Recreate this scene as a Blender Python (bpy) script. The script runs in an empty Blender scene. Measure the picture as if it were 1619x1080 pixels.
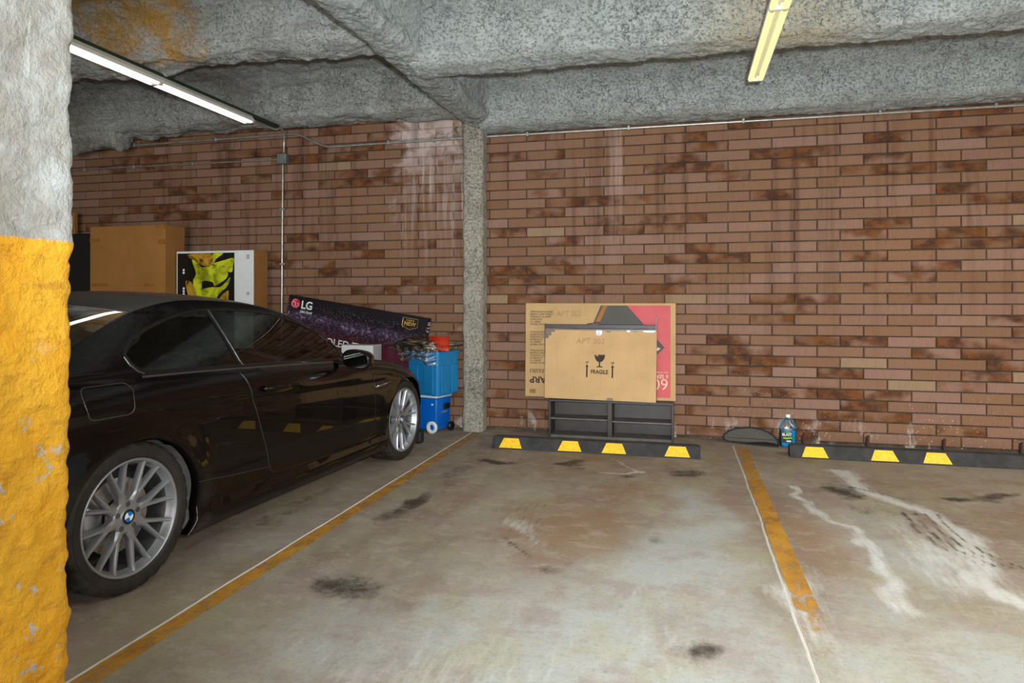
import bpy, bmesh, math, random
import numpy as np
from mathutils import Vector, Matrix, geometry
random.seed(7); rng = np.random.default_rng(7)
S = bpy.context.scene
COL = S.collection
PI = math.pi

# ------------------------------------------------------------------ camera, world, light
cd = bpy.data.cameras.new('camera'); cam = bpy.data.objects.new('camera', cd); COL.objects.link(cam)
cd.sensor_width = 36; cd.lens = 1079 / 1619 * 36; cd.shift_y = -62 / 1619
cd.clip_start = .05
cam.location = (0, 0, 1.29); cam.rotation_euler = (PI / 2, 0, math.radians(14))
S.camera = cam
S.view_settings.view_transform = 'Standard'; S.view_settings.look = 'None'
S.view_settings.gamma = 1; S.view_settings.use_curve_mapping = False
S.view_settings.exposure = 0.30
w = bpy.data.worlds.new('world'); S.world = w; w.use_nodes = True
w.node_tree.nodes['Background'].inputs[0].default_value = (.80, .90, 1.0, 1)
w.node_tree.nodes['Background'].inputs[1].default_value = .30

def area(name, loc, target, sx, sy, power, col):
    l = bpy.data.lights.new(name, 'AREA'); l.shape = 'RECTANGLE'; l.size = sx; l.size_y = sy
    l.energy = power; l.color = col
    o = bpy.data.objects.new(name, l); COL.objects.link(o); o.location = loc
    o.rotation_euler = (Vector(target) - Vector(loc)).to_track_quat('-Z', 'Y').to_euler()
    return o
area('rear_fill_panel', (-1.3, -5.7, 1.5), (0.5, 6.0, 2.0), 8, 2.6, 430, (1, .96, .90))  # unseen fill panel added behind the camera to brighten the room
area('right_fill_strip', (5.22, 2.6, 2.85), (4.9, 2.6, 0), .14, 5.2, 210, (1, .93, .80))  # unseen fill strip, added where a next row of tubes would hang
fl = bpy.data.lights.new('photo_flash', 'SPOT'); fl.energy = 800; fl.color = (.90, .97, 1.0); fl.spot_size = math.radians(128); fl.spot_blend = .8; fl.shadow_soft_size = .05
flo = bpy.data.objects.new('photo_flash', fl); COL.objects.link(flo); flo.location = (.12, -.04, 1.43)
flo.rotation_euler = (Vector((.5, 5.6, 2.9)) - flo.location).to_track_quat('-Z', 'Y').to_euler()
for yy in (-1.2, 1.6):
    area('rear_fill_strip', (.515, yy - 1.2, 2.85), (.515, yy - 1.2, 0), .14, 1.25, 20, (1, .93, .80))  # fill strips added under the lamp row, out of view

# ------------------------------------------------------------------ helpers
def link(o, parent=None):
    COL.objects.link(o)
    if parent is not None: o.parent = parent
    return o
def mesh_obj(name, verts, faces, mat=None, parent=None, smooth=False, mats=None, fm=None):
    m = bpy.data.meshes.new(name)
    m.from_pydata([tuple(v) for v in verts], [], [tuple(f) for f in faces])
    if mats:
        for q in mats: m.materials.append(q)
        if fm is not None: m.polygons.foreach_set('material_index', fm)
    elif mat: m.materials.append(mat)
    if smooth: m.polygons.foreach_set('use_smooth', [True] * len(m.polygons))
    m.update()
    return link(bpy.data.objects.new(name, m), parent)
def bm_obj(name, bm, mat, parent=None, smooth=False):
    bmesh.ops.recalc_face_normals(bm, faces=bm.faces)
    m = bpy.data.meshes.new(name); bm.to_mesh(m); bm.free()
    m.materials.append(mat)
    if smooth:
        m.polygons.foreach_set('use_smooth', [True] * len(m.polygons))
    return link(bpy.data.objects.new(name, m), parent)
def smooth_by_angle(o, ang=35):
    m = o.data; m.polygons.foreach_set('use_smooth', [True] * len(m.polygons))
    bm = bmesh.new(); bm.from_mesh(m)
    for e in bm.edges:
        e.smooth = (len(e.link_faces) == 2 and e.calc_face_angle(0) < math.radians(ang))
    bm.to_mesh(m); bm.free()
def empty(name, loc, rot=(0, 0, 0), label=None, cat=None, group=None, kind=None):
    o = bpy.data.objects.new(name, None); COL.objects.link(o); o.location = loc; o.rotation_euler = rot
    return tag(o, label, cat, group, kind)
def tag(o, label=None, cat=None, group=None, kind=None):
    if label: o['label'] = label
    if cat: o['category'] = cat
    if group: o['group'] = group
    if kind: o['kind'] = kind
    return o
def bbox(bm, x0, x1, y0, y1, z0, z1, bev=0, seg=2, M=None):
    r = bmesh.ops.create_cube(bm, size=1)
    vs = r['verts']
    for v in vs:
        v.co = Vector(((x0 + x1) / 2 + v.co.x * (x1 - x0), (y0 + y1) / 2 + v.co.y * (y1 - y0), (z0 + z1) / 2 + v.co.z * (z1 - z0)))
    if bev:
        es = list({e for v in vs for e in v.link_edges})
        r2 = bmesh.ops.bevel(bm, geom=es, offset=bev, segments=seg, affect='EDGES', profile=.5)
        vs = list({v for f in r2['faces'] for v in f.verts} | {v for v in vs if v.is_valid})
    if M is not None:
        for v in vs: v.co = M @ v.co
    return vs
def box(name, x0, x1, y0, y1, z0, z1, mat, parent=None, bev=.002, seg=1):
    bm = bmesh.new(); bbox(bm, x0, x1, y0, y1, z0, z1, bev, seg)
    return bm_obj(name, bm, mat, parent)
def tube(bm, pts, r, n=10, caps=True):
    pts = [Vector(p) for p in pts]; rings = []
    up = Vector((0, 0, 1))
    prev = None
    for i, p in enumerate(pts):
        d = (pts[min(i + 1, len(pts) - 1)] - pts[max(i - 1, 0)]).normalized()
        if prev is None:
            a = d.orthogonal().normalized()
        else:
            a = (prev - d * prev.dot(d)).normalized()
        prev = a; b = d.cross(a)
        rr = r[i] if isinstance(r, (list, tuple)) else r
        rings.append([bm.verts.new(p + (a * math.cos(2 * PI * k / n) + b * math.sin(2 * PI * k / n)) * rr) for k in range(n)])
    for A, B in zip(rings, rings[1:]):
        for k in range(n): bm.faces.new((A[k], A[(k + 1) % n], B[(k + 1) % n], B[k]))
    if caps:
        bm.faces.new(rings[0][::-1]); bm.faces.new(rings[-1])
def tube_obj(name, pts, r, mat, parent=None, n=10):
    bm = bmesh.new(); tube(bm, pts, r, n); o = bm_obj(name, bm, mat, parent); smooth_by_angle(o, 50); return o
def round_path(pts, rad=.05, n=5):
    pts = [Vector(p) for p in pts]; out = [pts[0]]
    for a, b, c in zip(pts, pts[1:], pts[2:]):
        u = (a - b); v = (c - b); k = min(rad, u.length * .45, v.length * .45)
        p, q = b + u.normalized() * k, b + v.normalized() * k
        for i in range(n + 1):
            t = i / n; out.append(p * (1 - t) ** 2 + b * 2 * t * (1 - t) + q * t * t)
    out.append(pts[-1]); return out
def lathe(bm, prof, n=48, axis='x', ang0=0, ang1=2 * PI):
    """prof list of (a, r): a along axis, r radius"""
    full = abs(ang1 - ang0 - 2 * PI) < 1e-6
    m = n if full else n + 1
    rings = []
    for a, r in prof:
        ring = []
        for k in range(m):
            t = ang0 + (ang1 - ang0) * k / n
            if axis == 'x': ring.append(bm.verts.new((a, r * math.cos(t), r * math.sin(t))))
            else: ring.append(bm.verts.new((r * math.cos(t), r * math.sin(t), a)))
        rings.append(ring)
    for A, B in zip(rings, rings[1:]):
        for k in range(n):
            k2 = (k + 1) % m
            bm.faces.new((A[k], A[k2], B[k2], B[k]))
    return rings
def text(name, s, size, loc, mat, parent, rot=(PI / 2, 0, 0), align='LEFT', extrude=.0006, sx=1.0, bold=0.0):
    c = bpy.data.curves.new(name, 'FONT'); c.body = s; c.size = size; c.align_x = align; c.extrude = extrude
    c.resolution_u = 3; c.offset = bold
    t = bpy.data.objects.new(name, c)
    m = bpy.data.meshes.new_from_object(t)
    bpy.data.objects.remove(t); m.materials.clear(); m.materials.append(mat)
    o = bpy.data.objects.new(name, m); link(o, parent); o.location = loc; o.rotation_euler = rot
    o.scale = (sx, 1, 1)
    return o
def flat_poly(name, pts, y, mat, parent, th=.001):
    """polygon in local xz-plane facing -y, with a little thickness"""
    n = len(pts)
    vs = [(p[0], y, p[1]) for p in pts] + [(p[0], y + th, p[1]) for p in pts]
    tr = geometry.tessellate_polygon([[Vector((p[0], p[1], 0)) for p in pts]])
    fs = [tuple(f) for f in tr] + [tuple(i + n for i in reversed(f)) for f in tr] + [(i, i + n, (i + 1) % n + n, (i + 1) % n) for i in range(n)]
    bm = bmesh.new(); V = [bm.verts.new(v) for v in vs]
    for f in fs: bm.faces.new([V[i] for i in f])
    bmesh.ops.triangulate(bm, faces=[f for f in bm.faces if len(f.verts) > 4])
    return bm_obj(name, bm, mat, parent)
def hash3(ix, iy, iz, seed):
    h = (ix * 374761393 + iy * 668265263 + iz * 2147483647 + seed * 974634777) & 0xffffffff
    h = ((h ^ (h >> 13)) * 1274126177) & 0xffffffff
    h = (h ^ (h >> 16)) & 0xffffffff
    return h.astype(np.float64) / 4294967295.0
def vnoise(P, scale, seed=0):
    P = np.asarray(P) * scale; I = np.floor(P).astype(np.int64); F = P - I; F = F * F * (3 - 2 * F)
    r = 0
    for dx in (0, 1):
        for dy in (0, 1):
            for dz in (0, 1):
                wgt = (F[:, 0] if dx else 1 - F[:, 0]) * (F[:, 1] if dy else 1 - F[:, 1]) * (F[:, 2] if dz else 1 - F[:, 2])
                r = r + wgt * hash3(I[:, 0] + dx, I[:, 1] + dy, I[:, 2] + dz, seed)
    return r * 2 - 1

# ------------------------------------------------------------------ materials
def lin(r, g, b):
    f = lambda c: (c / 255 / 12.92) if c / 255 <= .04045 else ((c / 255 + .055) / 1.055) ** 2.4
    return (f(r), f(g), f(b), 1)
class N:
    def __init__(s, name):
        s.m = bpy.data.materials.new(name); s.m.use_nodes = True; s.t = s.m.node_tree
        s.b = s.t.nodes['Principled BSDF']; s.out = s.t.nodes['Material Output']
    def n(s, typ, **k):
        nd = s.t.nodes.new(typ)
        for a, b in k.items(): setattr(nd, a, b)
        return nd
    def l(s, a, b): s.t.links.new(a, b)
    def val(s, sock, v):
        if isinstance(v, (int, float)): sock.default_value = v
        elif isinstance(v, (tuple, list)): sock.default_value = v
        else: s.l(v, sock)
    def math(s, op, a, b=0.0, clamp=False):
        nd = s.n('ShaderNodeMath', operation=op, use_clamp=clamp); s.val(nd.inputs[0], a); s.val(nd.inputs[1], b); return nd.outputs[0]
    def mix(s, f, a, b, mode='MIX'):
        nd = s.n('ShaderNodeMix', data_type='RGBA', blend_type=mode); s.val(nd.inputs[0], f); s.val(nd.inputs[6], a); s.val(nd.inputs[7], b); return nd.outputs[2]
    def pos(s, scale=(1, 1, 1), obj=False):
        if obj: o = s.n('ShaderNodeTexCoord').outputs['Object']
        else: o = s.n('ShaderNodeNewGeometry').outputs['Position']
        mp = s.n('ShaderNodeMapping'); s.l(o, mp.inputs[0]); mp.inputs['Scale'].default_value = scale; return mp.outputs[0]
    def noise(s, vec, scale, detail=4, rough=.6, dist=0.0):
        nd = s.n('ShaderNodeTexNoise'); s.l(vec, nd.inputs['Vector']); nd.inputs['Scale'].default_value = scale
        nd.inputs['Detail'].default_value = detail; nd.inputs['Roughness'].default_value = rough; nd.inputs['Distortion'].default_value = dist
        return nd.outputs[0]
    def ramp(s, f, a, b):   # linear 0..1 between a and b
        nd = s.n('ShaderNodeMapRange'); s.l(f, nd.inputs[0]); nd.inputs[1].default_value = a; nd.inputs[2].default_value = b
        nd.interpolation_type = 'SMOOTHSTEP'; return nd.outputs[0]
    def bump(s, h, strength=.5, dist=.01, normal=None):
        nd = s.n('ShaderNodeBump'); s.l(h, nd.inputs['Height']); nd.inputs['Strength'].default_value = strength; nd.inputs['Distance'].default_value = dist
        if normal is not None: s.l(normal, nd.inputs['Normal'])
        s.l(nd.outputs[0], s.b.inputs['Normal']); return nd.outputs[0]
    def noise_v(s, vec, sc, amt):
        nd = s.n('ShaderNodeTexNoise'); s.l(vec, nd.inputs['Vector']); nd.inputs['Scale'].default_value = sc; nd.inputs['Detail'].default_value = 5; nd.inputs['Roughness'].default_value = .7
        m1 = s.n('ShaderNodeVectorMath', operation='SCALE'); s.l(nd.outputs[1], m1.inputs[0]); m1.inputs['Scale'].default_value = amt
        m2 = s.n('ShaderNodeVectorMath', operation='ADD'); s.l(vec, m2.inputs[0]); s.l(m1.outputs[0], m2.inputs[1]); return m2.outputs[0]
    def sep(s, v):
        nd = s.n('ShaderNodeSeparateXYZ'); s.l(v, nd.inputs[0]); return nd.outputs
    def attr(s, name, typ='GEOMETRY'):
        nd = s.n('ShaderNodeAttribute', attribute_name=name, attribute_type=typ); return nd.outputs['Fac']
    def base(s, c, rough=.8, metal=0.0, spec=None):
        s.val(s.b.inputs['Base Color'], c); s.val(s.b.inputs['Roughness'], rough); s.val(s.b.inputs['Metallic'], metal)
        if spec is not None: s.b.inputs['Specular IOR Level'].default_value = spec
        return s.m
def plain(name, c, rough=.6, metal=0.0, var=.12, vscale=14, spec=None, coat=0.0, bump=0.0, bscale=60):
    k = N(name); p = k.pos(obj=True)
    f = k.ramp(k.noise(p, vscale, 4, .6), .35, .65)
    d = tuple(x * (1 - var) for x in c[:3]) + (1,); e = tuple(min(1, x * (1 + var)) for x in c[:3]) + (1,)
    k.base(k.mix(f, d, e), rough, metal, spec)
    if coat: k.b.inputs['Coat Weight'].default_value = coat; k.b.inputs['Coat Roughness'].default_value = .03
    if bump: k.bump(k.noise(p, bscale, 4, .7), bump, .003)
    return k.m

def wall_stains(k, base, brick=True):
    """wear shared by bricks and mortar: lime bloom left of the column, runs, white specks at the foot, damp streaks"""
    P = k.pos(); x, y, z = k.sep(P)
    st = k.noise(k.pos((22, 1, 1.1)), 1, 5, .65); st2 = k.noise(k.pos((55, 1, 2.0)), 1, 3, .6)
    cl = k.noise(k.pos((5, 1, 6)), 1, 5, .65, .6)
    xm = k.math('MULTIPLY', k.ramp(k.math('ADD', x, k.math('MULTIPLY', k.math('SUBTRACT', cl, .5), .8)), -3.0, -2.70), k.ramp(x, -2.05, -2.12))
    zm = k.ramp(z, 1.2, 3.15)
    core = k.math('MULTIPLY', k.ramp(z, 2.35, 3.05), k.ramp(cl, .36, .62))
    run = k.math('MULTIPLY', k.ramp(st, .40, .66), k.ramp(st2, .3, .6))
    e = k.math('MULTIPLY', xm, k.math('MAXIMUM', k.math('MULTIPLY', core, .72), k.math('MULTIPLY', k.math('MULTIPLY', run, zm), .75)))
    c = k.mix(e, base, lin(205, 190, 185))
    # thin lime run
    r2 = k.math('MULTIPLY', k.math('MULTIPLY', k.ramp(x, -.72, -.66), k.ramp(x, -.54, -.60)), k.math('MULTIPLY', k.ramp(z, 1.4, 2.7), k.ramp(st2, .25, .75)))
    c = k.mix(k.math('MULTIPLY', r2, .6), c, lin(190, 165, 155))
    # damp darker runs
    dk = k.math('MULTIPLY', k.ramp(k.noise(k.pos((7, 1, .45)), 1, 4, .6), .50, .70), k.ramp(z, .3, 2.6))
    c = k.mix(k.math('MULTIPLY', dk, .5), c, lin(60, 32, 20))
    # pale specks at the foot
    vo = k.n('ShaderNodeTexVoronoi'); k.l(P, vo.inputs['Vector']); vo.inputs['Scale'].default_value = 34
    sp = k.math('MULTIPLY', k.math('LESS_THAN', vo.outputs['Distance'], .16), k.ramp(k.noise(P, 2.2, 3, .6), .45, .62))
    sp = k.math('MULTIPLY', sp, k.ramp(z, .8, .05))
    c = k.mix(k.math('MULTIPLY', sp, .8), c, lin(205, 195, 185))
    ft = k.math('MULTIPLY', k.ramp(z, .34, .0), k.ramp(k.noise(k.pos((6, 1, 3)), 1, 5, .7), .56, .66))
    c = k.mix(k.math('MULTIPLY', ft, .75), c, lin(190, 180, 172))
    return c
def brick_mat(name, joined):
    k = N(name)
    r = (k.n('ShaderNodeNewGeometry').outputs['Random Per Island'] if joined else k.n('ShaderNodeObjectInfo').outputs['Random'])
    r2 = k.math('FRACT', k.math('MULTIPLY', r, 17.31)); r3 = k.math('FRACT', k.math('MULTIPLY', r, 71.7))
    P = k.pos()
    c = k.mix(r2, lin(124, 90, 66), lin(142, 110, 95))
    c = k.mix(k.ramp(r3, .55, .9), c, lin(132, 98, 74))
    c = k.mix(k.math('MULTIPLY', k.math('GREATER_THAN', r3, .985), .5), c, lin(160, 140, 112))
    # flashed (fired dark) bricks: burnt towards one end
    nv = k.n('ShaderNodeVectorMath', operation='ADD'); k.l(k.pos((4.5, 1, 6)), nv.inputs[0])
    cb = k.n('ShaderNodeCombineXYZ'); k.l(k.math('MULTIPLY', r, 40.0), cb.inputs[1]); k.l(cb.outputs[0], nv.inputs[1])
    fl = k.ramp(k.noise(nv.outputs[0], 1, 2, .45), .34, .60)
    sel = k.math('GREATER_THAN', k.math('FRACT', k.math('MULTIPLY', r, 7.77)), .67)
    c = k.mix(k.math('MULTIPLY', k.math('MULTIPLY', sel, fl), .95), c, k.mix(k.ramp(k.noise(k.pos((9, 1, 14)), 1, 4, .6), .35, .65), lin(66, 38, 24), lin(112, 66, 28)))
    c = k.mix(k.math('MULTIPLY', k.ramp(k.noise(k.pos((110, 30, 10)), 1, 4, .7), .42, .75), .30), c, lin(84, 60, 46))
    c = k.mix(k.math('MULTIPLY', k.ramp(k.noise(k.pos((60, 30, 60)), 1, 4, .7), .55, .8), .35), c, lin(168, 140, 122))
    c = wall_stains(k, c)
    k.base(c, .82, 0, .25)
    k.bump(k.noise(k.pos((120, 60, 90)), 1, 4, .7), .4, .003)
    return k.m
M_brick = brick_mat('brick_clay', False); M_brickj = brick_mat('brick_clay_joined', True)
k = N('mortar'); k.base(wall_stains(k, k.mix(k.ramp(k.noise(k.pos(), 9, 5, .6), .3, .7), lin(70, 58, 47), lin(94, 80, 67))), .95, 0, .1)
k.bump(k.noise(k.pos(), 120, 4, .7), .7, .004); M_mortar = k.m

def spray_mat(name, tint=(212, 220, 220), rust=0.0):
    k = N(name); P = k.pos()
    n1 = k.noise(P, 3.5, 6, .65); n2 = k.noise(P, 48, 6, .8); n3 = k.noise(P, 130, 4, .7)
    t = tint
    c = k.mix(k.ramp(n1, .3, .7), lin(t[0] - 16, t[1] - 18, t[2] - 20), lin(t[0] + 10, t[1] + 9, t[2] + 6))
    pit = k.math('MAXIMUM', k.ramp(n2, .50, .34), k.math('MULTIPLY', k.ramp(k.noise(P, 22, 5, .8), .46, .34), .8))
    c = k.mix(k.math('MULTIPLY', pit, .48), c, lin(92, 92, 88))
    vc = k.n('ShaderNodeTexVoronoi', feature='DISTANCE_TO_EDGE'); k.l(k.noise_v(P, 6, .25), vc.inputs['Vector']); vc.inputs['Scale'].default_value = 7.5
    crk = k.math('MULTIPLY', k.ramp(vc.outputs[0], .035, .0), k.ramp(k.noise(P, 2.3, 3, .5), .46, .58))
    c = k.mix(k.math('MULTIPLY', crk, .75), c, lin(52, 50, 46))
    if rust:
        x, y, z = k.sep(P)
        big = k.noise(P, 2.0, 4, .6, .5)
        # damp-yellowed spray, with its own outline, around the old leak by the left fixture
        dx = k.math('MULTIPLY', k.math('ADD', x, 4.15), .95); dy = k.math('MULTIPLY', k.math('ADD', y, -4.3), 1.5)
        dd = k.math('SQRT', k.math('ADD', k.math('MULTIPLY', dx, dx), k.math('MULTIPLY', dy, dy)))
        mk = k.ramp(k.math('ADD', dd, k.math('MULTIPLY', big, .75)), 1.05, .86)
        c = k.mix(k.math('MULTIPLY', mk, k.ramp(k.noise(P, 5, 4, .6), .25, .7)), c, lin(224, 172, 88))
        c = k.mix(k.math('MULTIPLY', k.ramp(k.noise(P, .9, 3, .5), .52, .66), .4), c, lin(140, 124, 104))
    else:
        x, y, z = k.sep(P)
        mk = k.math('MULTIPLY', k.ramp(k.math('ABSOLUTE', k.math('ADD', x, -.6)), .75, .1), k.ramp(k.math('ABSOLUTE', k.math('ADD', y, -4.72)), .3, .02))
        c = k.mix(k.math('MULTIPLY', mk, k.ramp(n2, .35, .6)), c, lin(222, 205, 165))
    k.base(c, .95, 0, .1)
    h = k.math('ADD', k.math('MULTIPLY', n2, 1.0), k.math('SUBTRACT', k.math('MULTIPLY', n3, .8), k.math('MULTIPLY', pit, .35)))
    k.bump(h, 1.0, .02)
    return k.m
M_sprayR = spray_mat('sprayed_fireproofing'); M_sprayL = spray_mat('sprayed_fireproofing_stained', (204, 208, 206), 1)
M_col = spray_mat('sprayed_column', (206, 200, 188))

k = N('painted_pillar'); P = k.pos(); x, y, z = k.sep(P)
n1 = k.noise(P, 4, 5, .65); n2 = k.noise(P, 60, 5, .7); n3 = k.noise(P, 9, 6, .68, .3)
grey = k.mix(k.ramp(n1, .35, .65), lin(156, 152, 144), lin(190, 194, 194))
stv = k.noise(k.pos((14, 14, 2.0)), 1, 5, .7, .4)
grey = k.mix(k.math('MULTIPLY', k.ramp(stv, .56, .68), .7), grey, lin(222, 228, 228))
yel = k.mix(k.ramp(n1, .3, .7), lin(236, 166, 34), lin(244, 186, 54))
yel = k.mix(k.math('MULTIPLY', k.ramp(k.noise(k.pos((8, 8, 26)), 1, 5, .7), .52, .7), .42), yel, lin(150, 96, 40))
flake = k.math('MULTIPLY', k.ramp(n3, .60, .63), k.ramp(z, 1.3, .75))
yel = k.mix(flake, yel, lin(196, 194, 188))
edge = k.math('ADD', z, k.math('MULTIPLY', k.noise(P, 40, 3, .6), .012))
k.base(k.mix(k.ramp(edge, 1.452, 1.462), yel, grey), .75, 0, .3)
k.bump(k.math('ADD', n2, k.math('MULTIPLY', k.noise(P, 18, 4, .6), 1.2)), .9, .014); M_pillar = k.m

# floor
k = N('stained_concrete'); P = k.pos()
nA = k.noise(k.pos((1.5, .8, 1)), 1, 8, .68, .1); nB = k.noise(k.pos((3.2, 2.0, 1)), 1, 9, .72, .15); nC = k.noise(P, 22, 6, .7); nD = k.noise(k.pos((26, 5, 1)), 1, 5, .65)
c = k.mix(k.ramp(nA, .35, .65), lin(132, 116, 101), lin(160, 149, 134))
c = k.mix(k.math('MULTIPLY', k.ramp(nB, .50, .62), .5), c, lin(128, 108, 92))
c = k.mix(k.math('MULTIPLY', k.ramp(k.noise(k.pos((2.2, 1.4, 1)), 1, 5, .6, .5), .5, .68), .45), c, lin(160, 148, 116))
pale = k.attr('pale')
pm = k.ramp(k.math('ADD', pale, k.math('MULTIPLY', k.math('SUBTRACT', nB, .5), 1.7)), .15, 1.05)
c = k.mix(k.math('MULTIPLY', pm, .85), c, lin(172, 176, 173))
c = k.mix(k.math('MULTIPLY', k.ramp(k.noise(k.pos((1.3, .9, 1)), 1.7, 7, .65), .48, .62), .55), c, lin(158, 152, 122))
c = k.mix(k.math('MULTIPLY', k.ramp(k.noise(k.pos((1.1, 1.3, 1)), 2.3, 7, .65), .48, .64), .55), c, lin(150, 130, 124))
br = k.attr('brown'); bmk = k.ramp(k.math('ADD', br, k.math('MULTIPLY', k.math('SUBTRACT', nB, .5), .9)), .35, .95)
c = k.mix(k.math('MULTIPLY', bmk, .65), c, lin(142, 108, 76))
wh = k.attr('white'); wm = k.ramp(k.math('ADD', wh, k.math('MULTIPLY', k.math('SUBTRACT', nD, .5), 1.5)), .20, 1.1)
c = k.mix(k.math('MULTIPLY', wm, .58), c, lin(224, 228, 228))
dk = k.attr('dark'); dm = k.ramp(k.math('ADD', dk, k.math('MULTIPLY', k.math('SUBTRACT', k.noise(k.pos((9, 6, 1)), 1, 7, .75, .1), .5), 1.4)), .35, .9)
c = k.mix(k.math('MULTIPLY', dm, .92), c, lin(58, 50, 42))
c = k.mix(k.math('MULTIPLY', k.ramp(nC, .50, .70), .16), c, lin(88, 78, 68))
c = k.mix(k.math('MULTIPLY', k.ramp(k.noise(k.pos((5, 8, 1)), 1, 8, .75), .50, .62), .30), c, lin(182, 176, 164))
c = k.mix(k.math('MULTIPLY', k.ramp(k.noise(P, 75, 3, .6), .62, .75), .35), c, lin(205, 200, 190))
fine = k.noise(P, 55, 7, .85)
c = k.mix(k.math('MULTIPLY', k.ramp(fine, .35, .5), 1.0), k.mix(.35, c, lin(110, 98, 84)), c)
c = k.mix(k.math('MULTIPLY', k.ramp(fine, .56, .72), .4), c, lin(205, 200, 190))
k.base(c, k.math('ADD', .6, k.math('MULTIPLY', nB, .3)), 0, .25)
k.bump(k.math('ADD', k.math('MULTIPLY', nC, .6), k.noise(P, 140, 3, .7)), .3, .004); M_floor = k.m

def worn_paint(name, c0, c1, thr, sc=16, along=True):
    k = N(name); P = k.pos()
    f = k.noise(k.pos((1, .5, 1)), sc, 6, .7); x, y, z = k.sep(P)
    wear = k.attr('wear')
    a = k.ramp(k.math('SUBTRACT', f, wear), thr - .12, thr + .16)
    c = k.mix(k.ramp(k.noise(P, 5, 5, .6), .3, .7), c0, c1); k.base(c, .6, 0, .3)
    k.val(k.b.inputs['Alpha'], k.math('MULTIPLY', a, .86)); return k.m
M_line = worn_paint('worn_yellow_line_paint', lin(176, 124, 44), lin(206, 150, 60), .36)
M_white = worn_paint('white_paint_ridge', lin(206, 200, 188), lin(225, 222, 214), .20, 40)

def card(name, col, stripes=70):
    k = N(name); P = k.pos(obj=True)
    c = k.mix(k.ramp(k.noise(P, 3, 5, .6), .3, .7), tuple(x * .90 for x in col[:3]) + (1,), tuple(min(1, x * 1.06) for x in col[:3]) + (1,))
    wv = k.noise(k.pos((stripes * 2, 1, 1.5), obj=True), 1, 3, .5)
    c = k.mix(k.math('MULTIPLY', k.ramp(wv, .5, .8), .12), c, lin(120, 84, 45))
    c = k.mix(k.math('MULTIPLY', k.ramp(k.noise(P, 26, 3, .5), .70, .78), .35), c, lin(110, 75, 40))
    k.base(c, .78, 0, .2); k.bump(k.noise(k.pos((stripes, 6, 2), obj=True), 1, 3, .5), .25, .003); return k.m
M_card = card('cardboard_tan', lin(200, 164, 118)); M_card2 = card('cardboard_brown', lin(160, 112, 60)); M_cardlt = card('cardboard_light', lin(192, 158, 112))
M_ink = plain('black_ink', lin(52, 40, 30), .8, var=.2)
M_tape = plain('brown_tape', lin(92, 74, 58), .35, var=.2)
M_pencil = plain('faint_pen', lin(166, 130, 88), .8, var=.1)
M_tape2 = plain('tan_tape', lin(150, 100, 44), .3, var=.1)
M_silvert = plain('foil_tape', lin(140, 146, 156), .3, .4, var=.25, vscale=40)
M_red = plain('red_print', lin(198, 78, 84), .6, var=.08, vscale=5)
M_redtxt = plain('pale_print', lin(226, 190, 160), .7)
M_darkprint = plain('dark_grey_print', lin(66, 64, 58), .6, var=.15, vscale=4)
M_espresso = plain('espresso_wood_laminate', lin(48, 40, 36), .45, var=.25, vscale=9, bump=.1)
M_espin = plain('espresso_wood_inside', lin(92, 86, 82), .5, var=.2, vscale=9)
M_blackp = plain('black_plastic', lin(22, 22, 22), .35)
M_blackm = plain('matt_black', lin(16, 15, 15), .7)
M_rubber = plain('black_rubber', lin(46, 45, 44), .75, var=.3, vscale=12, bump=.4, bscale=120)
M_reflect = plain('yellow_reflector', lin(240, 190, 30), .45, var=.14, vscale=40, bump=.3, bscale=200)
M_rust = plain('rusty_steel', lin(92, 52, 36), .8, .3, var=.4, vscale=60)
M_galv = plain('galvanised_steel', lin(176, 176, 170), .38, .7, var=.15)
M_galvd = plain('galvanised_box', lin(120, 128, 122), .55, .5, var=.15)
M_green = plain('dark_green_paint', lin(30, 48, 36), .4, var=.2)
M_housing = plain('white_enamel', lin(214, 212, 200), .35, var=.05)
M_bin = plain('blue_bin_plastic', lin(24, 120, 176), .38, var=.05)
M_cooler = plain('blue_cooler_plastic', lin(0, 96, 190), .35, var=.04)
M_whitep = plain('white_plastic', lin(226, 228, 228), .4, var=.03)
M_greyp = plain('grey_card', lin(178, 180, 178), .6, var=.03)
M_orange = plain('orange_red_plastic', lin(226, 70, 40), .35, var=.06)
M_charcoal = plain('dark_padded_fabric', lin(108, 94, 76), .8, var=.6, vscale=6)
M_meshc = plain('grey_mesh_fabric', lin(74, 69, 64), .75, var=.14, vscale=120, bump=.5, bscale=500)
M_trimf = plain('black_binding', lin(26, 24, 22), .7)
def emit(name, col, st):
    m = bpy.data.materials.new(name); m.use_nodes = True; t = m.node_tree; t.nodes.clear()
    e = t.nodes.new('ShaderNodeEmission'); e.inputs[0].default_value = col; e.inputs[1].default_value = st
    o = t.nodes.new('ShaderNodeOutputMaterial'); t.links.new(e.outputs[0], o.inputs[0]); return m
M_tubeY = emit('yellow_fluorescent_tube', (.96, .86, .42, 1), .95)
M_tubeW = emit('white_fluorescent_tube', (1, .99, .94, 1), 1.25)
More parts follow.
